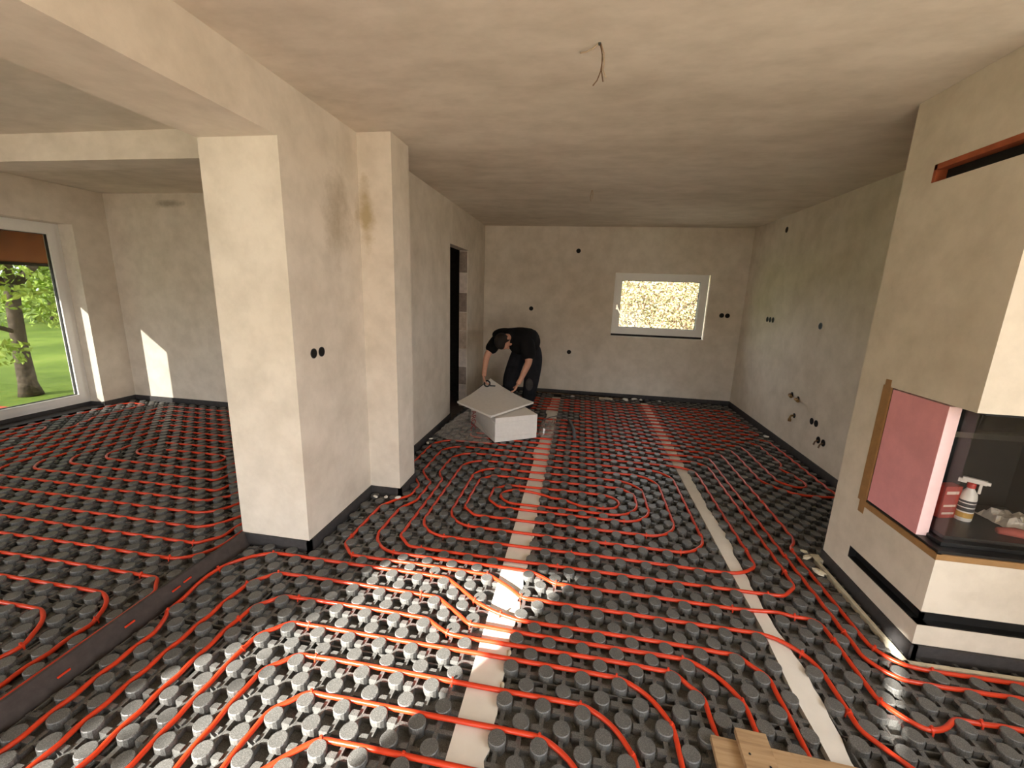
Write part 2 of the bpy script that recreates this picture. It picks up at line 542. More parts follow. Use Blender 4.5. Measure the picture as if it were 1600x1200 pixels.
# rear wall behind the camera with the terrace door and a narrow gap
TW = (-3.95, -2.74, 0.02, 2.46)
KW = (-1.0, 2.2, 0.05, 1.18)      # unseen low opening added so sun bounces up to the ceiling
SL = (-1.335, -1.10, 1.95, 2.44)
wrear = cells('wall_rear', 'plaster', [XL - 0.3, TW[0], TW[1], SL[0], SL[1], KW[0], KW[1], XR + 0.3], [YREAR - 0.3, YREAR], [ZF, TW[2], KW[2], KW[3], SL[2], SL[3], TW[3], 2.64],
              lambda x, y, z: not ((KW[0] < x < KW[1] and KW[2] < z < KW[3]) or (TW[0] < x < TW[1] and TW[2] < z < TW[3]) or (SL[0] < x < SL[1] and SL[2] < z < SL[3])))
tag(wrear, kind='structure')
portal('portal_terrace', ((TW[0] + TW[1]) / 2, YREAR - 0.32, (TW[2] + TW[3]) / 2), (math.pi / 2, 0, 0), TW[1] - TW[0], TW[3] - TW[2])
portal('portal_rear', ((KW[0] + KW[1]) / 2, YREAR - 0.32, (KW[2] + KW[3]) / 2), (math.pi / 2, 0, 0), KW[1] - KW[0], KW[3] - KW[2])
portal('portal_right', (XR + 0.32, (RW[0] + RW[1]) / 2, (RW[2] + RW[3]) / 2), (math.pi / 2, 0, math.pi / 2), RW[1] - RW[0], RW[3] - RW[2])
portal('portal_garden', (XL - 0.37, (LW[0] + LW[1]) / 2, (LW[2] + LW[3]) / 2), (math.pi / 2, 0, -math.pi / 2), LW[1] - LW[0], LW[3] - LW[2])
portal('portal_garden_rear', (XL - 0.37, (GW[0] + GW[1]) / 2, (GW[2] + GW[3]) / 2), (math.pi / 2, 0, -math.pi / 2), GW[1] - GW[0], GW[3] - GW[2])
portal('portal_back', ((BX0 + BX1) / 2, YB + 0.32, (BZ0 + BZ1) / 2), (math.pi / 2, 0, math.pi), BX1 - BX0, BZ1 - BZ0)

# foam edge bands along the walls
def band(name, pts, top=0.082, t=0.012):
    mb = MB()
    for (x0, y0), (x1, y1) in zip(pts[:-1], pts[1:]):
        mb.box((min(x0, x1) - t, min(y0, y1) - t, ZF), (max(x0, x1) + t, max(y0, y1) + t, top))
    tag(mb.build(name, 'edge_band'), kind='structure')
band('baseboard_pillar', [(XP0 + 0.002, YP), (XP1, YP), (XP1, YP2), (XP2, YP2), (XP2, YP3)])
band('baseboard_left', [(XW, YP3), (XW, D0)])
band('baseboard_corner', [(XW, D1), (XW, YB)])
band('baseboard_back', [(XW, YB), (XR, YB)], 0.085, 0.012)
band('baseboard_right', [(XR, YB), (XR, YF1)])
band('baseboard_far_left', [(XL, YL), (XP0, YL)])
band('baseboard_garden', [(XL, YREAR), (XL, LW[0])])
band('baseboard_garden_corner', [(XL, LW[1]), (XL, YL)])
mb = MB()
mb.box((XL - 0.2, LW[0], ZF), (XL - 0.185, LW[1], 0.075))
mb.box((XL - 0.2, LW[1] - 0.012, ZF), (XL, LW[1], 0.075))
mb.box((XL - 0.2, LW[0], ZF), (XL, LW[1], 0.034))
tag(mb.build('baseboard_garden_window', 'edge_band'), kind='structure')

# ------------------------------------------------------------------ windows
def frame_boxes(mb, axis, pos, depth, u0, u1, z0, z1, w):
    def bx(a0, a1, b0, b1):
        if axis == 'x':
            mb.box((pos, a0, b0), (pos + depth, a1, b1))
        else:
            mb.box((a0, pos, b0), (a1, pos + depth, b1))
    bx(u0, u1, z0, z0 + w)
    bx(u0, u1, z1 - w, z1)
    bx(u0, u0 + w, z0 + w, z1 - w)
    bx(u1 - w, u1, z0 + w, z1 - w)

w1 = empty('window_1', (XL - 0.2, LW[1], 0))
tag(w1, kind='structure')
def wchild(root, mb, name, mat, bevel=0.0):
    o = mb.build(name, mat, root, bevel=bevel)
    o.matrix_parent_inverse = Matrix.Translation(root.location).inverted()
    return o
fx = XL - 0.2
mb = MB(); frame_boxes(mb, 'x', fx - 0.07, 0.07, LW[0] + 0.003, LW[1] - 0.003, 0.075, LW[3] - 0.003, 0.075); wchild(w1, mb, 'window_frame', 'upvc_white')
mb = MB(); frame_boxes(mb, 'x', fx - 0.055, 0.075, LW[0] + 0.06, LW[1] - 0.06, 0.12, LW[3] - 0.06, 0.068); wchild(w1, mb, 'window_sash', 'upvc_white')
mb = MB(); frame_boxes(mb, 'x', fx - 0.035, 0.03, LW[0] + 0.127, LW[1] - 0.127, 0.187, LW[3] - 0.127, 0.008); wchild(w1, mb, 'glazing_seal', 'gasket')
mb = MB(); mb.box((fx - 0.032, LW[0] + 0.125, 0.185), (fx - 0.012, LW[1] - 0.125, LW[3] - 0.125)); wchild(w1, mb, 'pane', 'glass_sun')

w2 = empty('window_2', ((BX0 + BX1) / 2, YB + 0.1, BZ0))
tag(w2, kind='structure')
fy = YB + 0.035
fz0 = BZ0 + 0.035
mb = MB(); frame_boxes(mb, 'y', fy, 0.07, BX0 + 0.004, BX1 - 0.02, fz0, BZ1 - 0.004, 0.06); wchild(w2, mb, 'window_frame', 'upvc_white')
mb = MB(); frame_boxes(mb, 'y', fy - 0.02, 0.075, BX0 + 0.03, BX1 - 0.06, fz0 + 0.03, BZ1 - 0.035, 0.075); wchild(w2, mb, 'window_sash', 'upvc_white')
mb = MB(); frame_boxes(mb, 'y', fy + 0.0, 0.03, BX0 + 0.104, BX1 - 0.134, fz0 + 0.104, BZ1 - 0.109, 0.007); wchild(w2, mb, 'glazing_seal', 'gasket')
mb = MB(); mb.box((BX0 + 0.1, fy + 0.008, fz0 + 0.1), (BX1 - 0.13, fy + 0.024, BZ1 - 0.105)); wchild(w2, mb, 'pane', 'glass_back')
mb = MB()
mb.box((BX0 + 0.048, fy - 0.032, 1.40), (BX0 + 0.072, fy - 0.02, 1.47))
mb.box((-0.009, -0.012, -0.13), (0.009, 0.0, 0.02), Matrix.Translation((BX0 + 0.06, fy - 0.034, 1.44)) @ Matrix.Rotation(-0.5, 4, 'Y'))
wchild(w2, mb, 'handle', 'steel')
mb = MB(); mb.box((BX0, YB - 0.004, BZ0 - 0.008), (BX1, YB + 0.1, BZ0 + 0.006)); wchild(w2, mb, 'sill', 'foam_white')
mb = MB(); mb.box((BX0 + 0.003, fy + 0.002, BZ0 + 0.006), (BX1 - 0.02, fy + 0.06, fz0)); wchild(w2, mb, 'sill_gap', 'dull_black')  # solid black strip drawn in for the gap under the frame

w3 = empty('window_3', ((TW[0] + TW[1]) / 2, YREAR - 0.15, TW[2]))
tag(w3, kind='structure')
mb = MB(); frame_boxes(mb, 'y', YREAR - 0.2, 0.07, TW[0], TW[1], TW[2], TW[3], 0.03); wchild(w3, mb, 'window_frame', 'upvc_white')
w5 = empty('fill_opening_rear', ((KW[0] + KW[1]) / 2, YREAR - 0.15, KW[2]))  # frame of the added low opening behind the camera
tag(w5, kind='structure')
mb = MB(); frame_boxes(mb, 'y', YREAR - 0.2, 0.07, KW[0], KW[1], KW[2], KW[3], 0.06); wchild(w5, mb, 'window_frame', 'upvc_white')
mb = MB(); mb.box((XP1, YREAR, ZF), (XR, -0.32, 0.0)); tag(mb.build('floor_bounce_slab', 'bounce_pale'), kind='structure')   # unseen pale slab added to bounce sun onto the ceiling
w6 = empty('fill_opening_garden', (XL - 0.2, (GW[0] + GW[1]) / 2, GW[2]))  # frame of the added opening in the garden wall
tag(w6, kind='structure')
mb = MB(); frame_boxes(mb, 'x', XL - 0.27, 0.07, GW[0], GW[1], GW[2], GW[3], 0.05); wchild(w6, mb, 'window_frame', 'upvc_white')
w4 = empty('fill_opening_right', (XR + 0.15, 0, RW[2]))  # frame of the fill opening added in the right wall
tag(w4, kind='structure')
mb = MB(); frame_boxes(mb, 'x', XR + 0.13, 0.07, RW[0], RW[1], RW[2], RW[3], 0.07); wchild(w4, mb, 'window_frame', 'upvc_white')

# ------------------------------------------------------------------ floor heating: foam panels, knobs
# zones: (x0, x1, y0, y1, column origin, row origin)
MX0, MY0 = -0.045, 1.478
LX0, LY0 = -2.186, 1.310
ZONES = [
    (XP1 + 0.014, -0.352, -0.30, YB - 0.014, MX0, MY0),
    (-0.230, 0.985, -0.30, YB - 0.014, MX0, MY0),
    (1.075, XR - 0.014, -0.30, YB - 0.014, MX0 + 0.015, MY0),
    (-1.935, XP1 + 0.014, -0.30, YP - 0.014, MX0, MY0),
    (XL + 0.014, -1.955, -0.30, YL - 0.014, LX0, LY0),
]
BLOCK = [(XP0 - 0.014, XP1 + 0.014, YP - 0.014, 9), (XP1, XP2 + 0.014, YP2 - 0.014, YP3 + 0.014),
         (XF - 0.055, XR, YF0 - 0.075, YF1 + 0.01)]
def blocked(x, y, r):
    for (a, b, c, d) in BLOCK:
        if a - r < x < b + r and c - r < y < d + r:
            return True
    return False

KR, KZ0, KZ1 = 0.0325, -0.013, 0.034
def knob_mesh(n=16):
    mb = MB()
    mb.lathe([(KR - 0.001, KZ0), (KR, KZ0 + 0.004), (KR, KZ1 - 0.003), (KR - 0.0025, KZ1)], n)
    me = bpy.data.meshes.new('knob')
    me.from_pydata(mb.v, [], mb.f)
    me.materials.append(MATS['graphite_foam'])
    return me, np.array(mb.v), mb.f
KME, KV, KF = knob_mesh()

def project(x, y, z):
    v = Vector((x, y, z - CAM_H))
    d = v.dot(FWD)
    if d < 0.05:
        return None
    return 800 + F_PX * v.dot(R2) / d, 600 - F_PX * v.dot(U2) / d, d

knobs = []          # (x, y, zone, panel key)
panel_of = {}
PW, PH = 8, 6       # panel size in pitches
for zi, (x0, x1, y0, y1, ox, oy) in enumerate(ZONES):
    i0, i1 = math.floor((x0 - ox) / LANE) , math.ceil((x1 - ox) / LANE)
    j0, j1 = math.floor((y0 - oy) / LANE), math.ceil((y1 - oy) / LANE)
    # panels
    xs_e = [x0] + [ox + LANE * (i + 0.5) for i in range(i0, i1) if (i - i0) % (2 * PW) == 2 * PW - 1 and x0 + 0.3 < ox + LANE * (i + 0.5) < x1 - 0.3] + [x1]
    ys_e = [y0] + [oy + LANE * (j + 0.5) for j in range(j0, j1) if (j - j0) % (2 * PH) == 2 * PH - 1 and y0 + 0.3 < oy + LANE * (j + 0.5) < y1 - 0.3] + [y1]
    for a in range(len(xs_e) - 1):
        for b in range(len(ys_e) - 1):
            mb = MB()
            X0, X1, Y0, Y1 = xs_e[a] + 0.002, xs_e[a + 1] - 0.002, ys_e[b] + 0.002, ys_e[b + 1] - 0.002
            cxm, cym = (X0 + X1) / 2, (Y0 + Y1) / 2
            mb.box((X0, Y0, ZF + 0.001), (X1, Y1, -0.013))
            # raised lip along the seam
            mb.box((X0, Y0, -0.014), (X0 + 0.006, Y1, 0.006))
            mb.box((X0, Y0, -0.014), (X1, Y0 + 0.006, 0.006))
            ii = [i for i in range(i0, i1 + 1) if X0 + 0.008 < ox + LANE * i < X1 - 0.008]
            jj = [j for j in range(j0, j1 + 1) if Y0 + 0.008 < oy + LANE * j < Y1 - 0.008]
            for i in ii:
                x = ox + LANE * i
                mb.box((x - 0.0085, Y0, -0.014), (x + 0.0085, Y1, 0.0105))
            for j in jj:
                y = oy + LANE * j
                mb.box((X0, y - 0.008, -0.014), (X1, y + 0.008, 0.0100))
            for i in ii:
                for j in jj:
                    x, y = ox + LANE * i, oy + LANE * j
                    if (i + j) % 2:
                        if not blocked(x, y, 0.0) and X0 + 0.05 < x:
                            mb.box((x - 0.037, y - 0.0115, -0.014), (x - 0.006, y + 0.0105, 0.0175))
                    elif X0 + 0.016 < x < X1 - 0.016 and Y0 + 0.016 < y < Y1 - 0.016 and not blocked(x, y, 0.018):
                        knobs.append((x, y, (zi, a, b)))
            # drop panels that lie wholly under the pillar
            if zi == 4 or not (XP0 < cxm < XP1 and cym > YP):
                o = mb.build('insulation_panel', 'graphite_foam', floor)
                panel_of[(zi, a, b)] = o

scored = []
for n, (x, y, k) in enumerate(knobs):
    pr = project(x, y, KZ1)
    vis = pr is not None and -10 < pr[0] < 1610 and 100 < pr[1] < 1215
    scored.append((pr[2] if vis else 99.0, n))
scored.sort()
near = set(n for d, n in scored[:300])
far_v, far_f = [], []
for n, (x, y, k) in enumerate(knobs):
    sx = 1.0 + rng.uniform(-0.03, 0.03)
    rz = rng.uniform(0, 6.28)
    if n in near:
        o = bpy.data.objects.new('knob', KME)
        o.location = (x, y, 0)
        o.rotation_euler = (rng.uniform(-0.02, 0.02), rng.uniform(-0.02, 0.02), rz)
        o.scale = (sx, sx, 1)
        link(o, panel_of.get(k, floor))
    else:
        c, s_ = math.cos(rz), math.sin(rz)
        b = len(far_v) * len(KV)
        far_v.append(np.stack([x + sx * (KV[:, 0] * c - KV[:, 1] * s_), y + sx * (KV[:, 0] * s_ + KV[:, 1] * c), KV[:, 2]], 1))
        far_f += [tuple(i + b for i in f) for f in KF]
me = bpy.data.meshes.new('knob_field')
me.from_pydata([tuple(p) for p in np.concatenate(far_v)], [], far_f)
me.materials.append(MATS['graphite_foam'])
kf = link(bpy.data.objects.new('knob_field', me), floor)
tag(kf, 'small round dark grey foam knobs covering the far part of the floor', kind='stuff')

# white filler strips between panel fields
def strip(name, L, R, z0, z1, mat, label, cat):
    mb = MB()
    n = len(L)
    vv = [(x, y, z0) for x, y in L] + [(x, y, z0) for x, y in R] + [(x, y, z1) for x, y in L] + [(x, y, z1) for x, y in R]
    fs = []
    for i in range(n - 1):
        fs += [(2 * n + i, 2 * n + i + 1, 3 * n + i + 1, 3 * n + i), (i, n + i, n + i + 1, i + 1),
               (i, i + 1, 2 * n + i + 1, 2 * n + i), (n + i, 3 * n + i, 3 * n + i + 1, n + i + 1)]
    fs += [(0, 2 * n, 3 * n, n), (n - 1, 2 * n - 1, 4 * n - 1, 3 * n - 1)]
    mb.add(vv, fs)
    o = mb.build(name, mat)
    tag(o, label, cat)
    return o
ys1 = np.linspace(-0.3, 6.40, 120)
jag = rng.uniform(-1, 1, 120)
L1 = [(-0.361 - (0.028 if (int(y * 3.1) % 5 == 2 and y > 2.6) else 0.0), y) for y in ys1]
R1 = [(-0.222 + 0.006 * jag[i] * (1.8 if y < 3 else 0.5), y) for i, y in enumerate(ys1)]
strip('foam_strip', L1, R1, ZF + 0.002, 0.011, 'foam_white', 'straight white foam strip running past the white board stack', 'foam strip')
Lp = [(0.985, -0.3), (0.98, 1.40), (0.973, 1.6), (0.990, 1.95), (0.986, 2.3), (0.989, 3.0), (0.988, 3.5), (0.985, 4.2), (0.985, 6.4)]
Rp = [(1.055, -0.3), (1.055, 1.38), (1.070, 1.475), (1.073, 1.574), (1.082, 1.744), (1.066, 1.891), (1.055, 2.03), (1.058, 2.151), (1.057, 2.26),
      (1.068, 2.411), (1.064, 2.48), (1.068, 2.606), (1.088, 2.682), (1.093, 2.808), (1.081, 2.909), (1.083, 3.067), (1.069, 3.161), (1.079, 3.307),
      (1.080, 3.479), (1.081, 3.669), (1.093, 3.864), (1.088, 4.035), (1.091, 4.22), (1.095, 4.6), (1.095, 6.4)]
ys2 = np.linspace(-0.3, 6.40, 160)
L2 = [(float(np.interp(y, [p[1] for p in Lp], [p[0] for p in Lp])), y) for y in ys2]
R2s = [(float(np.interp(y, [p[1] for p in Rp], [p[0] for p in Rp])) + 0.004 * math.sin(y * 41), y) for y in ys2]
strip('foam_strip', L2, R2s, ZF + 0.002, 0.013, 'foam_white', 'wavy edged white foam strip nearer the fireplace', 'foam strip')
tag(bpy.data.objects['foam_strip'], group='white foam filler strips')

FS1 = bpy.data.objects['foam_strip']
for k, (y, ln) in enumerate(((1.86, 0.035), (1.56, 0.02), (1.40, 0.014), (2.36, 0.022), (2.43, 0.014), (2.50, 0.018), (2.72, 0.012), (2.86, 0.014))):
    mb = MB(); rr_ = np.random.default_rng(90 + k)
    for (r_, z_) in ((1.0, 0.0), (1.05, 0.006), (0.6, 0.013)):
        mb.v += [(-0.219 + 0.010 * r_ * math.cos(a) * rr_.uniform(0.7, 1.2), y + ln * r_ * math.sin(a) * rr_.uniform(0.8, 1.15), 0.004 + z_) for a in np.linspace(0, 2 * math.pi, 9)[:-1]]
    mb.f += [(b * 8 + i, b * 8 + (i + 1) % 8, (b + 1) * 8 + (i + 1) % 8, (b + 1) * 8 + i) for b in range(2) for i in range(8)] + [tuple(range(16, 24)), tuple(range(7, -1, -1))]
    mb.build('foam_bead', 'foam_cream', FS1, smooth=True)

# dividing band between the two rooms' floors
mb = MB()
yy = np.linspace(-0.3, YP - 0.014, 40)
wob = [0.004 * math.sin(3.1 * y) + 0.003 * math.sin(7.7 * y) for y in yy]
vv, fs = [], []
for i, y in enumerate(yy):
    w_ = wob[i]
    vv += [(-1.950 + w_, y, ZF), (-1.938 + w_, y, ZF), (-1.974 + w_, y, 0.094), (-1.986 + w_, y, 0.095)]
for i in range(len(yy) - 1):
    a, b = 4 * i, 4 * i + 4
    for k in range(4):
        fs.append((a + k, a + (k + 1) % 4, b + (k + 1) % 4, b + k))
fs += [(0, 1, 2, 3), tuple(len(vv) - 4 + k for k in (3, 2, 1, 0))]
mb.add(vv, fs)
dv = mb.build('divider_strip', 'divider_band')
tag(dv, 'tall dark brown foam strip dividing the two floors beside the pillar', 'foam strip')
for (y, z) in ((1.08, 0.045), (1.335, 0.05), (1.565, 0.055), (1.63, 0.06)):
    mb = MB()
    xx = -1.938 - 0.036 * z / 0.095
    mb.box((xx - 0.002, y - 0.022, z - 0.004), (xx + 0.004, y + 0.022, z + 0.004), None)
    mb.build('red_tab', 'clip_red', dv, bevel=0.001)

# ------------------------------------------------------------------ heating pipes
KN = np.array([(k[0], k[1]) for k in knobs])
PR = 0.0098
PZ = 0.0148 + PR
def mainxy(p):
    return (-0.007 + LANE * p[0], 1.440 + LANE * p[1])
def leftxy(p):
    return (LX0 + 0.0379 + LANE * p[0], LY0 - 0.0379 + LANE * p[1])

def route(pts, conv, rad=2.6, step=0.018):
    P = [np.array(conv(p)) for p in pts]
    r0 = rad * LANE
    out = [P[0]]
    for i in range(1, len(P) - 1):
        a, b, c = P[i - 1], P[i], P[i + 1]
        u, v = a - b, c - b
        lu, lv = np.linalg.norm(u), np.linalg.norm(v)
        u, v = u / lu, v / lv
        ang = math.acos(max(-1, min(1, float(u @ v))))
        if ang > 3.1:
            out.append(b); continue
        t = min(r0 / math.tan(ang / 2), lu * 0.5, lv * 0.5)
        if ang > 2.0:
            t = min(lu * 0.4, lv * 0.4, 2.0 * LANE)
        r = t * math.tan(ang / 2)
        bis = (u + v) / np.linalg.norm(u + v)
        cen = b + bis * (r / math.sin(ang / 2))
        p0, p1 = b + u * t, b + v * t
        a0 = math.atan2(*(p0 - cen)[::-1])
        a1 = math.atan2(*(p1 - cen)[::-1])
        d = (a1 - a0 + math.pi) % (2 * math.pi) - math.pi
        m = max(3, int(abs(d) * r / step) + 1)
        for k in range(m + 1):
            aa = a0 + d * k / m
            out.append(cen + r * np.array([math.cos(aa), math.sin(aa)]))
    out.append(P[-1])
    # resample
    Q = np.array(out)
    seg = np.linalg.norm(np.diff(Q, axis=0), axis=1)
    keep = np.r_[True, seg > 1e-6]
    Q = Q[keep]
    s = np.r_[0, np.cumsum(np.linalg.norm(np.diff(Q, axis=0), axis=1))]
    ss = np.linspace(0, s[-1], max(2, int(s[-1] / step)))
    Q = np.stack([np.interp(ss, s, Q[:, 0]), np.interp(ss, s, Q[:, 1])], 1)
    # bend round the knobs
    need = KR + PR - 0.005
    for it in range(7):
        for c0 in range(0, len(Q), 400):
            q = Q[c0:c0 + 400]
            lo, hi = q.min(0) - 0.1, q.max(0) + 0.1
            kk = KN[((KN > lo) & (KN < hi)).all(1)]
            if len(kk) == 0:
                continue
            dd = q[:, None, :] - kk[None]
            ds = np.linalg.norm(dd, axis=2)
            w = np.clip(need - ds, 0, 0.02)
            q += (dd / (ds[..., None] + 1e-9) * w[..., None]).sum(1)
        for _ in range(3 if it < 6 else 2):
            Q[1:-1] = 0.25 * Q[:-2] + 0.5 * Q[1:-1] + 0.25 * Q[2:]
    return Q

PIPES = []
def pipe(routes, conv, label, rad=2.6):
    mb = MB()
    allq = []
    for rt in routes:
        Q = route(rt, conv, rad)
        allq.append(Q)
        z = PZ + 0.0012 * np.sin(np.arange(len(Q)) * 0.11)
        mb.tube(np.c_[Q, z], PR, 10)
    o = mb.build('heating_pipe', 'pipe_red', smooth=True)
    tag(o, label, 'pipe', 'red floor heating pipes')
    PIPES.append((o, allq))
    return o

C1 = [(27, -3.2), (18.5, -2.8), (16.4, -1.2), (15.2, 0.6), (15.2, 6), (6, 6), (-2.2, 6), (-5.4, 8), (-18, 8), (-18, 16), (-16, 18.4), (-16, 21), (-19, 24.5), (-19, 35),
      (17.3, 35), (17.3, 10), (-14, 10), (-14, 22), (-15, 24.2), (-15, 31), (12, 31), (12, 14), (-11, 14), (-11, 27), (8, 27), (8, 18), (-8, 18), (-8, 23),
      (5.4, 23), (5.4, 20), (1.3, 20), (-2, 21.4), (-4.4, 22.1), (-7, 22.1), (-7, 19), (7, 19), (7, 25), (-10, 25), (-10, 16), (10, 16), (10, 29), (-13, 29), (-13, 12),
      (15.3, 12), (15.3, 33), (-17, 33), (-17, 24), (-15, 21.5), (-15, 17.6), (-16, 15.5), (-16, 9), (-2.2, 9), (-0.2, 8), (13, 8), (17.2, 8.8), (17.2, 2.2), (18.4, 0.9), (19.2, 0.9), (20.7, 1.85), (22, 1.9), (30, 1.8)]
pipe([C1], mainxy, 'red heating pipe coiled as the long spiral in the middle of the floor', 2.4)

arcs = [([(-24.2, -0.6), (-25.4, 2.6), (-25.4, 4.9), (-23.2, 7), (-8.3, 7), (-5.0, 4.6), (-2.8, 4), (12, 4)], -24.2, 12),
        ([(-22.2, 5), (-8.5, 5), (-5.4, 3), (10, 3)], -22.2, 10),
        ([(-20.2, 3), (-8.9, 3), (-6.6, 2), (8, 2)], -20.2, 8),
        ([(-18.1, 1), (6, 1)], -18.1, 6), ([(-16.1, -1), (4, -1)], -16.1, 4), ([(-14.1, -3), (2, -3)], -14.1, 2), ([(-12.6, -5), (0, -5)], -12.6, 0)]
def spiral(order):
    out = []
    for n, i in enumerate(order):
        p, xw, xe = arcs[i]
        yb = -22 + 2 * i
        out += [(xw, -22 + 2 * max(i - 2, 0))] + p + [(xe, yb)]
    return out
pipe([spiral([0, 2, 4, 6]), spiral([1, 3, 5])], mainxy, 'red heating pipe in nested arches in the sunlit foreground', 3.0)

C3a = [(30, 3.9), (18.3, 3.9), (18.3, 37), (-15, 37), (-15, 39), (20.4, 39), (20.4, 18.2), (19.2, 16.4), (19.2, 5), (30, 5)]
C3b = [(30, 28.5), (25.4, 27.7), (22.5, 29.3), (22.5, 41), (-15, 41), (-15, 43), (24.5, 43), (24.5, 31.2), (25.6, 29.8), (27, 29.9), (27.6, 31.4), (26.5, 34), (26.6, 35.3), (27.5, 38), (26.7, 41.6), (27.5, 45), (-15, 45), (-15, 47), (29.6, 47), (29.6, 26)]
C3c = [(-15, 49), (29, 49), (29, 51), (1, 51), (1, 53), (29, 53), (29, 55), (-19, 55), (-19, 57), (29, 57), (29, 59), (-19, 59), (-19, 61), (29, 61), (29, 63), (-19, 63)]
pipe([C3a], mainxy, 'red heating pipe pair passing closest along the fireplace', 1.6)
pipe([C3b], mainxy, 'red heating pipe in long loops near the right wall', 1.6)
pipe([C3c], mainxy, 'red heating pipe in tight rows below the small back window', 1.2)

B_ = [7 + 2 * i for i in range(9)]
E_ = [0.9, -0.2, -1.4, -3.2, -4.7, -6.6, -8.6, -10.6, -12.6]
T_ = [41 - 2 * i for i in range(9)]
W_ = [-42, -40, -38, -36, -34, -32, -30, -27.5, -25.5, -23]
LA = [(W_[0], 20)]
for i in range(9):
    LA += [(W_[i], B_[i]), (E_[i], B_[i]), (E_[i], T_[i])]
    if i < 8:
        LA += [(W_[i + 1], T_[i])]
LA += [(-22, 25)]
pipe([LA], leftxy, 'red heating pipe spiral on the floor of the left room', 2.2)
pipe([[(1, -16), (1, 5), (-46, 5), (-46, 3), (-0.3, 3), (-0.3, -16)], [(-2.4, -16), (-2.4, 1), (-46, 1), (-46, -1), (-4.4, -1), (-4.4, -16)]], leftxy,
     'red heating pipe bends at the left frame edge beside the brown divider strip', 2.4)
pipe([[(-44, 9), (-44, 27), (-46, 29), (-46, 9), (-48, 9), (-48, 41), (-44, 41), (-44, 32), (-42, 30), (-42, 24)]], leftxy, 'red heating pipe loops below the tall garden window', 1.4)

CLIPS = [(-1.383, 2.226), (-1.252, 2.036), (-1.221, 2.299), (-1.032, 2.115), (-1.076, 2.312), (-0.882, 2.198), (-0.798, 2.354), (-0.724, 1.974), (-0.727, 1.829), (-0.416, 2.068), (-0.451, 1.838), (-0.206, 1.901), (-0.046, 2.042), (-0.047, 2.197), (-0.305, 1.766), (0.258, 2.516), (0.031, 2.357), (0.53, 2.656), (0.716, 2.518), (0.916, 2.726), (1.161, 2.61), (1.302, 2.432), (1.116, 2.246), (0.879, 2.078), (1.188, 2.1), (1.378, 2.597), (1.464, 2.68), (1.366, 1.986), (1.296, 1.913), (1.445, 1.906), (1.139, 1.84), (1.142, 1.536), (1.289, 1.605), (1.413, 1.495), (1.64, 1.575), (1.642, 1.804), (-0.05, 1.235), (0.111, 1.382), (0.291, 1.211), (0.45, 1.358), (0.26, 1.539), (0.485, 1.615), (0.555, 1.692), (0.754, 1.508), (-1.178, 1.515), (-1.032, 1.371), (-0.96, 1.217), (-0.806, 1.075), (-0.496, 1.082), (-0.422, 1.679), (-0.513, 1.611), (-0.424, 1.373), (-1.345, 1.671), (-1.846, 1.472), (-1.933, 1.776), (-1.72, 1.961), (-1.694, 1.704), (-1.578, 1.821), (-1.533, 1.482), (-1.384, 1.327), (-0.973, 3.335), (-0.82, 3.27), (-0.601, 3.068), (-0.544, 2.963), (-0.756, 2.748), (-0.665, 2.512), (-0.494, 2.82), (-0.413, 3.178), (-0.762, 3.386), (0.6, 3.327), (0.606, 3.003), (0.399, 2.808), (0.26, 2.961), (1.303, 3.12), (1.529, 3.341), (-2.309, 1.16), (-2.165, 1.339), (-2.271, 1.662), (-2.275, 1.808), (-2.266, 1.966)]
def clip_mesh():
    mb = MB()
    n = 8
    ro, ri, w = PR + 0.0028, PR + 0.0003, 0.004
    vv, fs = [], []
    for i in range(n + 1):
        a = math.pi * (-0.15 + 1.3 * i / n)
        for (r, s_) in ((ri, -w), (ro, -w), (ro, w), (ri, w)):
            vv.append((s_, r * math.cos(a), r * math.sin(a)))
    for i in range(n):
        a, b = 4 * i, 4 * i + 4
        for k in range(4):
            fs.append((a + k, a + (k + 1) % 4, b + (k + 1) % 4, b + k))
    fs += [(0, 1, 2, 3), tuple(4 * n + k for k in (3, 2, 1, 0))]
    mb.add(vv, fs)
    mb.box((-0.004, -0.0035, ro - 0.001), (0.004, 0.0035, ro + 0.007))
    mb.box((-0.003, ro - 0.002, -PR - 0.008), (0.003, ro + 0.001, 0.0))
    mb.box((-0.003, -ro - 0.001, -PR - 0.008), (0.003, -ro + 0.002, 0.0))
    me = bpy.data.meshes.new('pipe_clip')
    me.from_pydata(mb.v, [], mb.f)
    me.materials.append(MATS['clip_red'])
    return me
CME = clip_mesh()
for (x, y) in CLIPS:
    best = None
    for o, qs in PIPES:
        for Q in qs:
            d = np.hypot(Q[:, 0] - x, Q[:, 1] - y)
            i = int(d.argmin())
            if best is None or d[i] < best[0]:
                best = (d[i], o, Q, i)
    d, o, Q, i = best
    if d > 0.06:
        continue
    t = Q[min(i + 1, len(Q) - 1)] - Q[max(i - 1, 0)]
    c = bpy.data.objects.new('pipe_clip', CME)
    c.location = (Q[i][0], Q[i][1], PZ)
    c.rotation_euler = (0, 0, math.atan2(t[1], t[0]))
    link(c, o)

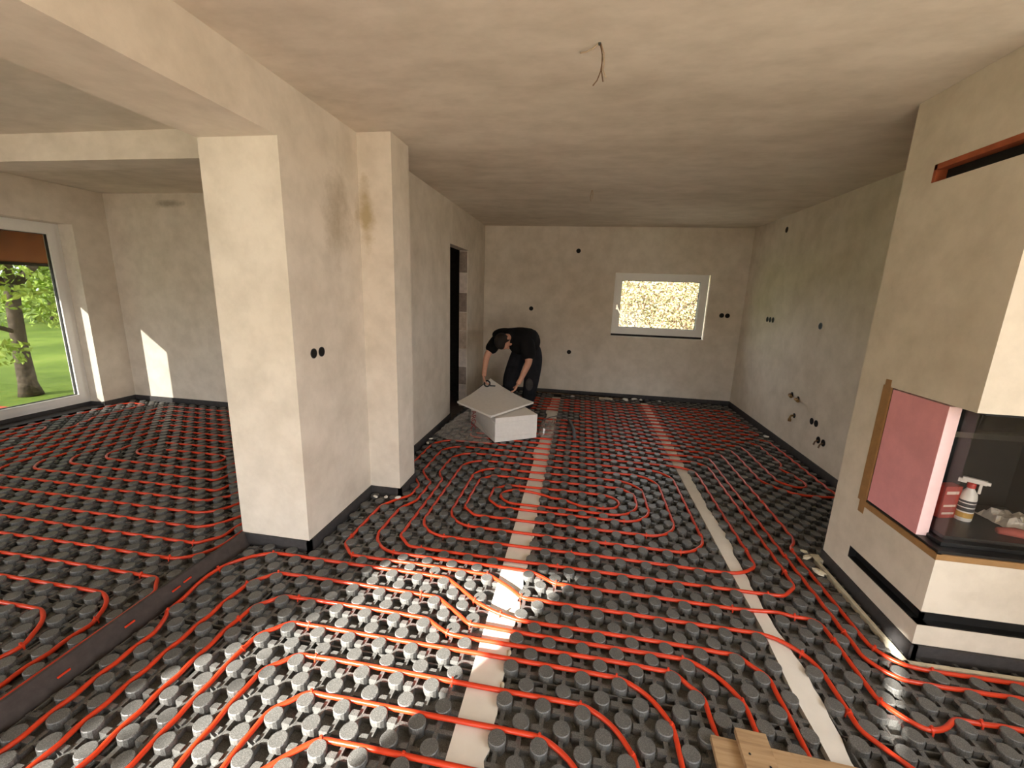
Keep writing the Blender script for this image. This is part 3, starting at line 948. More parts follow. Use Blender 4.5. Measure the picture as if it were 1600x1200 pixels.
# ------------------------------------------------------------------ fireplace
fp = empty('fireplace', (XF, YF0, 0))
tag(fp, 'plastered corner fireplace with dark slots and an open black firebox', 'fireplace')
FPI = Matrix.Translation(fp.location).inverted()
def fpart(o):
    o.parent = fp
    o.matrix_parent_inverse = FPI
    return o
XE = XR - 0.002
def fp_solid(x, y, z):
    if 0.54 < z < 1.185 and y < 2.40 and x < 2.26: return False
    if 0.18 < z < 0.25 and ((x < XF + 0.05 and y < 2.431) or y < YF0 + 0.05): return False
    if 2.176 < z < 2.257 and x < XF + 0.06 and 1.96 < y < 2.448: return False
    return True
fpart(cells('body', 'plaster_fireplace', [XF, XF + 0.05, XF + 0.06, 2.26, XE], [YF0, YF0 + 0.05, 1.96, 2.40, 2.431, 2.448, YF1],
            [0.078, 0.18, 0.25, 0.54, 1.185, 2.176, 2.257, H - 0.001], fp_solid))
mb = MB()
mb.box((XF - 0.012, YF0 - 0.012, 0.0), (XF + 0.02, YF1, 0.077)); mb.box((XF, YF0 - 0.012, 0.0), (XE, YF0 + 0.02, 0.077))
fpart(mb.build('plinth_band', 'edge_band'))
mb = MB()
mb.box((XF + 0.035, YF0 + 0.035, 0.176), (XF + 0.048, 2.429, 0.249)); mb.box((XF + 0.035, YF0 + 0.035, 0.176), (XE, YF0 + 0.048, 0.249))
mb.box((XF + 0.001, YF0 + 0.001, 0.1802), (XF + 0.04, 2.429, 0.1862)); mb.box((XF + 0.001, YF0 + 0.001, 0.1802), (XE, YF0 + 0.04, 0.1862))
mb.box((XF + 0.001, 2.422, 0.186), (XF + 0.04, 2.4295, 0.249))
mb.box((XF + 0.001, YF0 + 0.002, 0.2436), (XF + 0.04, 2.429, 0.2496)); mb.box((XF + 0.001, YF0 + 0.001, 0.2436), (XE, YF0 + 0.04, 0.2496))
fpart(mb.build('air_slot', 'black_steel'))
mb = MB()
mb.box((XF + 0.045, 1.962, 2.177), (XF + 0.058, 2.446, 2.256))
fpart(mb.build('vent_grille', 'dull_black'))
mb = MB()
mb.box((XF - 0.002, 1.962, 2.232), (XF + 0.045, 2.446, 2.2565)); mb.box((XF - 0.002, 2.430, 2.177), (XF + 0.045, 2.4465, 2.2565))
fpart(mb.build('vent_seal', 'rust_seal'))
# firebox lining, hearth frame, glass
mb = MB()
mb.box((XF + 0.006, 2.385, 0.541), (2.258, 2.399, 1.184)); mb.box((2.244, YF0 + 0.006, 0.541), (2.259, 2.385, 1.184)); mb.box((XF + 0.055, YF0 + 0.03, 1.170), (2.244, 2.385, 1.184))
fpart(mb.build('firebox_lining', 'dull_black'))
mb = MB()
mb.box((XF + 0.004, YF0 + 0.004, 0.5405), (2.244, 2.385, 0.556))
mb.box((XF + 0.045, YF0 + 0.05, 0.556), (2.244, 2.385, 0.574))
mb.box((XF + 0.075, YF0 + 0.085, 0.574), (2.244, 2.385, 0.590))
fpart(mb.build('hearth_frame', 'black_steel', bevel=0.002))
mb = MB(); mb.box((XF + 0.060, YF0 + 0.064, 0.575), (XF + 0.064, 2.035, 1.168)); mb.box((XF + 0.060, YF0 + 0.060, 0.575), (2.243, YF0 + 0.064, 1.168))
fpart(mb.build('glass_pane', 'glass_fire'))
mb = MB()
mb.add([(2.02, 2.38, 0.98), (2.243, 2.38, 0.98), (2.243, 2.14, 1.168), (1.90, 2.20, 1.168), (2.02, 2.384, 0.97), (2.243, 2.384, 0.97), (2.243, 2.16, 1.169), (1.90, 2.22, 1.169)],
       [(0, 1, 2, 3), (7, 6, 5, 4), (0, 4, 5, 1), (1, 5, 6, 2), (2, 6, 7, 3), (3, 7, 4, 0)])
mb.box((1.72, 2.36, 0.955), (2.243, 2.383, 0.985))
fpart(mb.build('smoke_deflector', 'steel'))
# brown tape on the edges of the opening
def tape(a, b):
    mb = MB(); mb.box(a, b); return fpart(mb.build('tape', 'brown_tape'))
tape((XF - 0.003, 2.398, 0.535), (XF - 0.0005, 2.450, 1.19)); tape((XF - 0.002, 2.402, 1.15), (XF - 0.0003, 2.442, 1.222)); tape((XF - 0.002, 2.388, 0.470), (XF - 0.0003, 2.432, 0.56))
tape((XF - 0.003, 2.392, 0.548), (XF + 0.03, 2.3985, 1.184))
tape((XF - 0.0035, YF0 - 0.003, 0.514), (XF - 0.0005, 2.42, 0.5425)); tape((XF - 0.003, YF0 - 0.003, 0.5405), (XF + 0.018, 2.39, 0.5435))
tape((XF - 0.003, YF0 - 0.0035, 0.516), (2.25, YF0 - 0.0005, 0.5425)); tape((XF, YF0 - 0.003, 0.5405), (2.25, YF0 + 0.016, 0.5435))
# cream foam edging on the floor in front of the fireplace
mb = MB()
mb.box((1.546, 1.838, 0.0), (1.566, 2.64, 0.03)); mb.box((1.546, 1.838, 0.0), (2.31, 1.858, 0.03)); mb.box((1.546, 2.60, 0.0), (1.60, 2.665, 0.028))
tag(mb.build('foam_edging', 'foam_cream', bevel=0.002), 'cream foam edging strip on the floor around the fireplace base', 'foam strip')

# pink foam board standing in the opening
mb = MB(); mb.box((XF + 0.002, 2.042, 0.5575), (XF + 0.052, 2.384, 1.178))
pk = mb.build('foam_board', 'pink_foam', bevel=0.0015)
pk.data.materials.append(MATS['pink_foam_edge'])
for pl in pk.data.polygons:
    if abs(pl.normal.x) < 0.7: pl.material_index = 1
tag(pk, 'pink foam board wedged upright in the fireplace opening', 'foam board')

# spray bottle, red box, glove, wrapped paper inside the firebox
sb = empty('spray_bottle', (1.905, 2.19, 0.59), 2.4)
sb.scale = (0.86, 0.86, 0.86)
tag(sb, 'white trigger spray bottle with red collar standing in the firebox', 'bottle')
mb = MB(); mb.lathe([(0.034, 0.0), (0.037, 0.006), (0.037, 0.135), (0.033, 0.16), (0.018, 0.185), (0.014, 0.195)], 20); mb.build('bottle', 'bottle_white', sb, smooth=True, sharp=50)
mb = MB(); mb.lathe([(0.017, 0.193), (0.018, 0.197), (0.018, 0.218), (0.014, 0.222)], 16); mb.build('collar', 'plastic_red', sb, smooth=True, sharp=50)
mb = MB()
mb.box((-0.055, -0.012, 0.225), (0.04, 0.012, 0.25)); mb.box((-0.068, -0.008, 0.228), (-0.054, 0.008, 0.246)); mb.box((0.02, -0.010, 0.215), (0.055, 0.010, 0.238))
mb.box((-0.04, -0.006, 0.17), (-0.028, 0.006, 0.228))
mb.build('trigger_head', 'bottle_white', sb, bevel=0.003)
for k, (z0, z1) in enumerate(((0.112, 0.124), (0.086, 0.106), (0.060, 0.080))):
    mb = MB(); mb.lathe([(0.0374, z0), (0.0374, z1)], 20); mb.build('label_print', 'print_dark', sb)
mb = MB(); mb.lathe([(0.0375, 0.022), (0.0375, 0.052)], 20); mb.build('label_band', 'print_amber', sb)
rb = empty('carton', (1.83, 2.21, 0.59), 0.25)
tag(rb, 'small red carton beside the spray bottle in the firebox', 'carton')
mb = MB(); mb.box((-0.045, -0.025, 0.0), (0.045, 0.025, 0.165)); mb.build('box', 'box_red', rb, bevel=0.002)
for z0_, z1_ in ((0.125, 0.14), (0.06, 0.07), (0.02, 0.03)):
    mb = MB(); mb.box((-0.035, -0.0262, z0_), (0.03, -0.025, z1_)); mb.build('label_print', 'print_pale', rb)
gl = MB()
pts = [(0, 0, 0.012), (0.06, 0.004, 0.016), (0.12, -0.004, 0.013), (0.17, 0.002, 0.010)]
gl.tube(pts, [0.016, 0.022, 0.02, 0.010], 10)
for k, dy in enumerate((-0.018, -0.006, 0.006, 0.018)): gl.tube([(0.14, dy * 0.7, 0.012), (0.18, dy, 0.010), (0.215 - 0.01 * abs(k - 1.5), dy * 1.2, 0.009)], 0.007, 8)
gl.tube([(0.07, 0.018, 0.012), (0.1, 0.034, 0.010), (0.13, 0.04, 0.009)], 0.007, 8)
go = gl.build('glove', 'glove_red', smooth=True)
go.location = (1.96, 2.08, 0.59); go.rotation_euler = (0, 0, -0.25)
tag(go, 'dull red work glove lying on the firebox floor', 'glove')
def crumple(name, mat, ox_, oy_, sx, sy_, h_, z0, seed, nx=12, ny=10):
    r = np.random.default_rng(seed)
    v, f = [], []
    hh = r.uniform(0, 1, (nx, ny))
    for it in range(1):
        hh = (hh + np.roll(hh, 1, 0) + np.roll(hh, 1, 1)) / 3
    for i in range(nx):
        for j in range(ny):
            u, w = i / (nx - 1) - 0.5, j / (ny - 1) - 0.5
            e = max(0.0, 1 - (2 * max(abs(u), abs(w))) ** 4)
            v.append((ox_ + sx * u + r.uniform(-0.3, 0.3) * sx / nx, oy_ + sy_ * w + r.uniform(-0.3, 0.3) * sy_ / ny, z0 + h_ * hh[i, j] * (0.15 + e)))
    for i in range(nx - 1):
        for j in range(ny - 1):
            a = i * ny + j
            f += [(a, a + ny, a + ny + 1), (a, a + ny + 1, a + 1)]
    mb = MB(); mb.add(v, f)
    o = mb.build(name, mat)
    sm = o.modifiers.new('thick', 'SOLIDIFY'); sm.thickness = 0.001
    return o
pp = crumple('paper_wrap', 'paper', 2.12, 2.19, 0.2, 0.16, 0.07, 0.592, 4)
tag(pp, 'crumpled pale paper wrapping lying in the right of the firebox', 'paper')

# ------------------------------------------------------------------ sockets, pipe stubs, ceiling wires
def socket(p, ax, r=0.034, label='', group=None, rough=0):
    mb = MB()
    d = {'x+': (1, 0, 0), 'x-': (-1, 0, 0), 'y-': (0, -1, 0)}[ax]
    c = Vector(p); dv_ = Vector(d)
    o = empty('socket_hole', p)
    mb.cyl(c - dv_ * 0.004, c + dv_ * 0.0025, r, r, 20)
    a = mb.build('box_rim', 'black_steel', o); a.matrix_parent_inverse = Matrix.Translation(p).inverted()
    mb = MB(); mb.cyl(c - dv_ * 0.002, c + dv_ * 0.003, r * 0.86, r * 0.86, 20)  # flat black disc painted in for the shaded inside of the hole
    b = mb.build('hole_shade_disc', 'hole_shade', o); b.matrix_parent_inverse = Matrix.Translation(p).inverted()
    tag(o, label, 'socket hole', group)
    return o
S_ = 'black open socket hole '
socket((-0.104, YB, 2.245), 'y-', label=S_ + 'high on the back wall left of the window', group='wall socket holes')
socket((-0.785, YB, 1.362), 'y-', label=S_ + 'on the back wall just above the bending person', group='wall socket holes')
socket((-0.152, YB, 0.706), 'y-', label=S_ + 'lowest on the back wall, right of the person', group='wall socket holes')
socket((2.043, YB, 1.37), 'y-', label=S_ + 'nearer to the small back window, left of a pair', group='wall socket holes')
socket((2.123, YB, 1.369), 'y-', label=S_ + 'nearest the room corner, right of a pair', group='wall socket holes')
socket((XR, 5.649, 2.43), 'x-', label=S_ + 'high up near the ceiling on the right wall', group='wall socket holes')
for y, t in ((5.78, 'left'), (5.70, 'middle'), (5.62, 'right')):
    socket((XR, y, 1.375), 'x-', label=S_ + t + ' of the row of three on the right wall', group='wall socket holes')
socket((XR, 4.562, 1.378), 'x-', label=S_ + 'single at eye height nearer the fireplace on right wall', group='wall socket holes')
for y, t in ((4.397, 'left'), (4.317, 'right')):
    socket((XR, y, 0.451), 'x-', label=S_ + t + ' of the upper low pair beside the fireplace', group='wall socket holes')
for y, t in ((4.23, 'left'), (4.145, 'right')):
    so = socket((XR, y, 0.313), 'x-', label=S_ + 'with wires, ' + t + ' of the lowest pair beside fireplace', group='wall socket holes')
    mb = MB()
    for k in range(3):
        mb.tube([(-0.004, -0.01 + 0.01 * k, 0.0), (-0.025, -0.005 + 0.008 * k, -0.02), (-0.03, 0.01 * k, -0.055)], 0.0022, 6)
    mb.build('wires', 'wire_brown', so)
for y, t in ((2.216, 'left'), (2.292, 'right')):
    socket((XP1, y, 1.21), 'x+', 0.03, S_ + t + ' of the pair on the near pillar', 'wall socket holes')
def stub(loc, pts, label):
    o = empty('pipe_stub', loc)
    tag(o, label, 'pipe stub')
    mb = MB(); mb.tube(pts, 0.011, 10); mb.build('pipe', 'brass', o, smooth=True)
    mb = MB(); mb.cyl(Vector(pts[-1]), Vector(pts[-1]) + (Vector(pts[-1]) - Vector(pts[-2])).normalized() * 0.03, 0.016, 0.016, 10); mb.build('end_cap', 'brass', o)
    mb = MB(); mb.cyl((-0.004, pts[0][1], pts[0][2]), (0.002, pts[0][1], pts[0][2]), 0.026, 0.026, 14); mb.build('collar', 'dull_black', o)
stub((XR, 4.86, 0.615), [(0.0, 0, 0), (-0.03, 0, 0), (-0.045, -0.03, -0.002), (-0.05, -0.07, -0.004)], 'brass water pipe stub on right wall, farther one of the two')
stub((XR, 4.72, 0.60), [(0.0, 0, 0), (-0.03, 0, 0), (-0.045, -0.03, 0.0), (-0.05, -0.08, 0.0)], 'brass water pipe stub on right wall, nearer one of the two')
stub((XR, 4.734, 0.41), [(0.0, 0, 0), (-0.03, 0, 0), (-0.04, 0, -0.02), (-0.04, 0, -0.035)], 'short bent drain stub low on right wall below the brass stubs')
cw = empty('ceiling_wire', (0.0, 1.962, H))
tag(cw, 'bare lamp wires with frayed ends hanging from the ceiling nearest the camera', 'wire')
for nm, mt, pts in (('wire', 'wire_brown', [(0, 0, 0.0), (0.01, 0, -0.03), (0.016, 0.003, -0.07), (0.012, 0.0, -0.125), (0.0, 0.002, -0.165), (-0.016, 0, -0.19)]),
                    ('wire', 'wire_brown', [(0.002, 0, 0.0), (0.014, 0.004, -0.05), (0.015, 0, -0.125), (0.024, -0.003, -0.175)]),
                    ('wire', 'wire_tan', [(0.004, 0, 0.0), (0.02, 0.01, -0.04), (0.024, 0.01, -0.09), (0.022, 0.0, -0.12), (0.034, 0, -0.155)]),
                    ('wire', 'wire_tan', [(-0.002, 0, 0.0), (-0.02, 0.0, -0.02), (-0.05, 0.01, -0.03), (-0.075, 0.0, -0.04)])):
    mb = MB(); mb.tube([(x_, y_, z_ * 0.8) for x_, y_, z_ in pts], 0.0026, 6); mb.build(nm, mt, cw, smooth=True)
mb = MB(); mb.cyl((0, 0, -0.008), (0, 0, 0.001), 0.004, 0.007, 10); mb.build('connector', 'black_steel', cw)
cw2 = empty('ceiling_wire', (0.022, 4.41, H))
tag(cw2, 'short tan wire stub on the ceiling farther back toward the window', 'wire')
for pts in ([(0, 0, 0), (-0.01, 0, -0.05), (-0.006, 0, -0.10)], [(0.004, 0, 0), (0.014, 0, -0.04), (0.012, 0, -0.075)]):
    mb = MB(); mb.tube(pts, 0.004, 6); mb.build('wire', 'wire_tan', cw2, smooth=True)

# ------------------------------------------------------------------ white board stack and loose board
A0 = Vector((-0.815, 4.111, 0.0)); ud = Vector((0.835, 0.5502, 0)).normalized(); vd = Vector((-0.5502, 0.835, 0)).normalized()
rzb = math.atan2(ud.y, ud.x)
ZB = 0.036
st = empty('foam_board_pack', (A0.x, A0.y, ZB), rzb)
tag(st, 'stack of white foam boards lying on the floor in front of the person', 'foam boards')
zz = 0.0
for k, t in enumerate((0.0535,) * 5):
    mb = MB(); j = 0.0015 * ((k * 5) % 3 - 1)
    mb.box((j, j, zz), (0.497 + j, 0.8 + j, zz + t - 0.0006)); zz += t
    mb.build('board', 'white_eps', st, bevel=0.0012)
# loose top board, slightly bent up at the back
ld = MB()
N_, L_, R_, K_ = Vector((-0.852, 4.065, 0.318)), Vector((-1.355, 4.53, 0.322)), Vector((-0.487, 4.76, 0.325)), Vector((-1.10, 5.16, 0.49))
n = 10; vv = []; fs = []
for dz in (0.0, 0.022):
    for i in range(n + 1):
        for j in range(n + 1):
            u, v = i / n, j / n
            p = N_ * (1 - u) * (1 - v) + R_ * u * (1 - v) + L_ * (1 - u) * v + K_ * u * v
            z = p.z - (N_.z * (1 - u) * (1 - v) + R_.z * u * (1 - v) + L_.z * (1 - u) * v + K_.z * u * v) + 0.320 + 0.165 * (u * v) ** 1.6
            vv.append((p.x, p.y, z + dz))
w = n + 1; o2 = w * w
for i in range(n):
    for j in range(n):
        a = i * w + j
        fs += [(a, a + 1, a + w + 1, a + w), (o2 + a, o2 + a + w, o2 + a + w + 1, o2 + a + 1)]
for i in range(n):
    for a, b in ((i, i + 1), ((i + 1) * w - 1, (i + 2) * w - 1), (i * w, (i + 1) * w), (n * w + i, n * w + i + 1)):
        fs.append((a, b, o2 + b, o2 + a))
ld.add(vv, fs)
tag(ld.build('foam_board', 'white_eps'), 'loose thin white foam board lying askew on top of the stack', 'foam board')
# grey wire coil on the floor beside the stack
mb = MB()
cpts = [(-0.40, 4.86, 0.05), (-0.37, 5.02, 0.055), (-0.30, 5.13, 0.06), (-0.20, 5.19, 0.07), (-0.11, 5.15, 0.075), (-0.05, 5.02, 0.06)]
mb.tube(cpts, 0.006, 8); tb = mb.build('cable', 'cable_grey', smooth=True)
mb = MB(); mb.tube([(-0.06, 5.04, 0.06), (-0.025, 4.90, 0.055), (0.005, 4.70, 0.052), (0.02, 4.45, 0.05)], 0.018, 10); mb.build('cable_sleeve', 'cable_grey', tb, smooth=True)
tag(tb, 'grey cable with a thicker sleeve curved on the floor right of the board stack', 'cable')

# crumpled clear film left of the stack
fm = MB()
P_ = {'a': (-1.53, 4.16, 0.05), 'b': (-1.33, 4.08, 0.04), 'c': (-1.06, 4.02, 0.04), 'd': (-0.86, 4.06, 0.04), 'e': (-1.40, 4.30, 0.14), 'f': (-1.20, 4.22, 0.12), 'g': (-1.02, 4.12, 0.10),
      'h': (-1.18, 4.46, 0.29), 'i': (-1.10, 4.36, 0.20), 'j': (-0.97, 4.22, 0.15), 'k': (-0.90, 4.16, 0.08), 'l': (-1.36, 4.42, 0.05), 'm': (-1.27, 4.50, 0.10)}
ks = list(P_); ix = {k: i for i, k in enumerate(ks)}
tris = ['abe', 'bfe', 'bcf', 'cgf', 'cdg', 'dkg', 'gkj', 'gjf', 'fji', 'fih', 'feh', 'ael', 'elm', 'emh']
fm.add([P_[k] for k in ks], [tuple(ix[c] for c in t) for t in tris])
fo = fm.build('plastic_film', 'clear_film')
sd = fo.modifiers.new('sub', 'SUBSURF'); sd.subdivision_type = 'SIMPLE'; sd.levels = sd.render_levels = 3
tx = bpy.data.textures.new('film_crumple', 'CLOUDS'); tx.noise_scale = 0.09
dp = fo.modifiers.new('crumple', 'DISPLACE'); dp.texture = tx; dp.strength = 0.05; dp.mid_level = 0.5
tag(fo, 'crumpled clear plastic film with dark red print left of the board stack', 'film')
cu = bpy.data.curves.new('film_print', 'FONT'); cu.body = 'AROC'; cu.size = 0.085; cu.extrude = 0.0005; cu.space_character = 0.95
to = bpy.data.objects.new('film_print', cu); COL.objects.link(to)
dg = bpy.context.evaluated_depsgraph_get()
tme = bpy.data.meshes.new_from_object(to.evaluated_get(dg))
bpy.data.objects.remove(to)
tme.materials.clear(); tme.materials.append(MATS['film_red'])
tp = link(bpy.data.objects.new('film_print', tme), fo)
d0, d1 = Vector((-1.13, 4.40, 0.255)), Vector((-1.05, 4.05, 0.07))
xd = (d1 - d0).normalized(); nd = Vector((-0.25, -0.85, 0.45)); nd = (nd - xd * nd.dot(xd)).normalized(); yd = nd.cross(xd)
tp.matrix_world = Matrix.Translation(d0 + nd * 0.03) @ Matrix((xd, yd, nd)).transposed().to_4x4() @ Matrix.Diagonal((1.35, 1.0, 1.0, 1.0))

f2 = crumple('plastic_film', 'clear_film', -0.30, 4.62, 0.20, 0.42, 0.16, 0.038, 17)
f2.rotation_euler = (0, 0, 0)
tag(f2, 'small crumpled clear film beside the right end of the board stack', 'film')

# foam scraps
def scrap(x, y, sz, seed, mat='foam_white', z=0.034):
    r = np.random.default_rng(seed); mb = MB(); n = 7; vv = []
    for zz_, k in ((0.0, 0.9), (0.5, 1.0), (0.9, 0.55)):
        for i in range(n):
            a = 6.283 * i / n; q = sz * k * r.uniform(0.6, 1.15)
            vv.append((q * math.cos(a) * 1.35, q * math.sin(a) * 0.8, zz_ * sz * 0.7))
    fs = [tuple(range(n - 1, -1, -1)), tuple(range(2 * n, 3 * n))] + [(b * n + i, b * n + (i + 1) % n, (b + 1) * n + (i + 1) % n, (b + 1) * n + i) for b in range(2) for i in range(n)]
    mb.add(vv, fs); o = mb.build('foam_scrap', mat); o.location = (x, y, z); o.rotation_euler = (0, 0, r.uniform(0, 6.28))
    return o
SCR = [((1.515, 2.665), 0.02, 'small pale foam crumb at the far end of the fireplace edging', 'foam_cream'), ((1.500, 2.600), 0.026, 'jagged pale foam scrap beside the fireplace edging', 'foam_cream'),
       ((1.495, 2.45), 0.03, 'largest pale foam scrap lying beside the fireplace edging', 'foam_cream'), ((-1.46, 2.73), 0.018, 'white foam crumb in the inner corner of the pillar', 'foam_white'),
       ((-1.38, 2.74), 0.018, 'white foam crumb in the middle of the pillar recess', 'foam_white'), ((-1.29, 2.755), 0.02, 'white foam crumb at the outer pillar corner', 'foam_white'),
       ((0.76, 6.44), 0.045, 'long white foam scrap by the back wall next to the labelled strip', 'foam_white'), ((0.90, 6.52), 0.035, 'white foam scrap by the back wall, second from labelled strip', 'foam_white'),
       ((1.0, 6.50), 0.03, 'white foam scrap by the back wall, third from labelled strip', 'foam_white'), ((2.25, 5.1), 0.025, 'white foam crumb at the foot of the right wall', 'foam_white'),
       ((-1.49, 3.92), 0.02, 'white foam crumb at the left wall, nearer one beside the plastic film', 'foam_white'), ((-1.50, 4.05), 0.018, 'white foam crumb at left wall touching the plastic film', 'foam_white'),
       ((1.28, 6.5), 0.025, 'white foam crumb at the back wall below the window right edge', 'foam_white'), ((-0.05, 6.42), 0.03, 'white foam crumb at the back wall right of the person', 'foam_white')]
for k, ((x, y), sz, lb, mt) in enumerate(SCR):
    tag(scrap(x, y, sz, 40 + k, mt), lb, 'foam scrap', 'foam scraps on the floor')
tg = empty('label_strip', (0.46, 6.40, 0.034), 0.06)
tag(tg, 'small beige labelled strip lying by the back wall below the window', 'label')
mb = MB(); mb.box((-0.10, -0.035, 0.0), (0.10, 0.035, 0.022)); mb.build('strip', 'foam_cream', tg, bevel=0.002)
mb = MB()
for k in range(6): mb.box((-0.08 + 0.026 * k, -0.0362, 0.006), (-0.063 + 0.026 * k, -0.035, 0.016))
mb.build('print', 'print_dark', tg)
# brown edging rod along the back wall foot
mb = MB(); mb.tube([(-0.75, 6.60, 0.03), (-0.3, 6.53, 0.04), (0.4, 6.47, 0.042), (0.75, 6.46, 0.04)], 0.008, 8)
tag(mb.build('wooden_rod', 'wire_brown', smooth=True), 'thin brown rod lying along the foot of the back wall', 'rod')

# ------------------------------------------------------------------ wooden panel in the foreground
wp = empty('wooden_pallet', (0.565, 1.315, 0.036), -0.045)
tag(wp, 'rough wooden pallet section of planks with a cross batten at bottom right', 'pallet')
yy0 = 0.0
for k, wd in enumerate((0.128, 0.12, 0.125, 0.12)):
    mb = MB(); mb.box((0.0 + 0.004 * (k % 2), yy0 - wd + 0.0015, 0.0), (1.35, yy0 - 0.0015, 0.022)); yy0 -= wd
    mb.build('plank', 'raw_wood', wp, bevel=0.002)
for x0 in (0.088, 1.15):
    mb = MB(); mb.box((-0.25, -0.052, 0.0), (0.26, 0.052, 0.022), Matrix.Translation((x0 + 0.05, -0.232, 0.022)) @ Matrix.Rotation(math.pi / 2 , 4, 'Z'))
    mb.build('batten', 'raw_wood', wp, bevel=0.002)
mb = MB()
for (x, y) in ((0.11, -0.06), (0.165, -0.09), (0.12, -0.18), (0.17, -0.2)): mb.cyl((x, y, 0.044), (x, y, 0.0455), 0.004, 0.004, 8)
mb.build('nail', 'black_steel', wp)

# ------------------------------------------------------------------ person bending over the boards
def skin_mesh(name, verts, edges, root=0, sub=2):
    """grow a tapered surface over a skeleton and return the evaluated mesh"""
    me = bpy.data.meshes.new(name)
    me.from_pydata([v[0] for v in verts], edges, [])
    o = bpy.data.objects.new(name, me); COL.objects.link(o)
    o.modifiers.new('skin', 'SKIN').use_smooth_shade = True
    sv = me.skin_vertices[0].data
    for i, v in enumerate(verts):
        r = v[1]
        sv[i].radius = (r, r) if not isinstance(r, tuple) else r
        sv[i].use_root = (i == root)
    ss = o.modifiers.new('sub', 'SUBSURF'); ss.levels = ss.render_levels = sub
    dg = bpy.context.evaluated_depsgraph_get()
    res = bpy.data.meshes.new_from_object(o.evaluated_get(dg))
    bpy.data.objects.remove(o)
    return res

def mesh_obj(name, mes, mat, parent):
    """join evaluated meshes into one object (given in world space)"""
    bm = bmesh.new()
    for m_ in mes:
        bm.from_mesh(m_)
    me = bpy.data.meshes.new(name); bm.to_mesh(me); bm.free()
    me.polygons.foreach_set('use_smooth', [True] * len(me.polygons))
    me.materials.clear(); me.materials.append(MATS[mat])
    o = link(bpy.data.objects.new(name, me), parent)
    o.matrix_parent_inverse = Matrix.Translation(parent.location).inverted()
    return o

def ball(c, ax, ay, az, seg=16, rings=12, shape=None):
    """ellipsoid with half axes given as vectors; shape(u,v,w) may bend it"""
    mb = MB(); vv = []; fs = []
    for i in range(rings + 1):
        th = math.pi * i / rings
        for j in range(seg):
            ph = 2 * math.pi * j / seg
            p = [math.sin(th) * math.cos(ph), math.sin(th) * math.sin(ph), math.cos(th)]
            if shape: p = shape(*p)
            vv.append(tuple(Vector(c) + ax * p[0] + ay * p[1] + az * p[2]))
    for i in range(rings):
        for j in range(seg):
            k = (j + 1) % seg
            fs.append((i * seg + j, (i + 1) * seg + j, (i + 1) * seg + k, i * seg + k))
    me = bpy.data.meshes.new('ball'); me.from_pydata(vv, [], fs)
    return me

pn = empty('person', (-0.73, 5.25, 0.036))
tag(pn, 'person in black t-shirt and dark work trousers bending over the white boards', 'person')
hu = Vector((-0.30, -0.80, -0.22)).normalized()
hf = Vector((0.34, -0.28, -0.90)); hf = (hf - hu * hf.dot(hu)).normalized()
hs = hu.cross(hf)
HC = Vector((-0.878, 4.80, 1.040))
V = [((-0.625, 5.35, 0.95), 0.06), ((-0.675, 5.22, 1.07), 0.06), ((-0.77, 5.06, 1.075), 0.06), ((-0.835, 4.95, 1.09), 0.052), (tuple(HC - hu * 0.07 - hf * 0.01), 0.05), (tuple(HC), 0.055),
     ((-0.97, 5.00, 1.065), 0.055), ((-1.10, 4.91, 0.84), 0.044), ((-1.10, 4.78, 0.645), 0.029), ((-1.093, 4.75, 0.60), 0.031),
     ((-0.61, 4.98, 1.05), 0.062), ((-0.578, 4.90, 0.79), 0.046), ((-0.665, 4.80, 0.575), 0.030), ((-0.695, 4.775, 0.53), 0.032),
     ((-0.74, 5.31, 0.88), 0.06), ((-0.855, 5.21, 0.52), 0.05), ((-0.87, 5.30, 0.14), 0.045), ((-0.57, 5.33, 0.87), 0.06), ((-0.575, 5.20, 0.52), 0.05), ((-0.63, 5.30, 0.14), 0.045)]
Ed = [(0, 1), (1, 2), (2, 3), (3, 4), (4, 5), (2, 6), (6, 7), (7, 8), (8, 9), (2, 10), (10, 11), (11, 12), (12, 13), (0, 14), (14, 15), (15, 16), (0, 17), (17, 18), (18, 19)]
body_parts = [skin_mesh('body', V, Ed)]
def hand(palm, fdir, side, nrm, curl):
    """five separate finger chains rooted in the palm"""
    out = []
    palm = Vector(palm); fdir = Vector(fdir).normalized(); side = Vector(side); side = (side - fdir * side.dot(fdir)).normalized(); nrm = Vector(nrm).normalized()
    out.append(ball(palm + fdir * 0.015, side * 0.036, nrm * 0.017, fdir * 0.045, 12, 8))
    for k, (off, ln) in enumerate(((-0.027, 0.062), (-0.009, 0.072), (0.009, 0.068), (0.026, 0.052))):
        a = palm + side * off + fdir * 0.03
        b = a + fdir * ln * 0.5 + nrm * ln * 0.12 * curl
        c = b + fdir * ln * 0.3 + nrm * ln * 0.35 * curl
        d = c + fdir * ln * 0.12 + nrm * ln * 0.35 * curl
        out.append(skin_mesh('finger', [(tuple(a), 0.009), (tuple(b), 0.0085), (tuple(c), 0.008), (tuple(d), 0.0065)], [(0, 1), (1, 2), (2, 3)], 0, 1))
    a = palm - side * 0.028 - fdir * 0.005
    out.append(skin_mesh('thumb', [(tuple(a), 0.011), (tuple(a - side * 0.018 + fdir * 0.028 + nrm * 0.012), 0.010), (tuple(a - side * 0.018 + fdir * 0.052 + nrm * 0.026), 0.0085)], [(0, 1), (1, 2)], 0, 1))
    return out
body_parts += hand((-1.092, 4.745, 0.585), (0.35, -0.25, -0.85), (0.3, -0.9, 0.3), (0.8, 0.2, 0.3), 1.0)
body_parts += hand((-0.70, 4.77, 0.515), (-0.35, -0.2, -0.9), (0.2, -0.9, 0.1), (-0.8, 0.1, 0.4), 0.6)
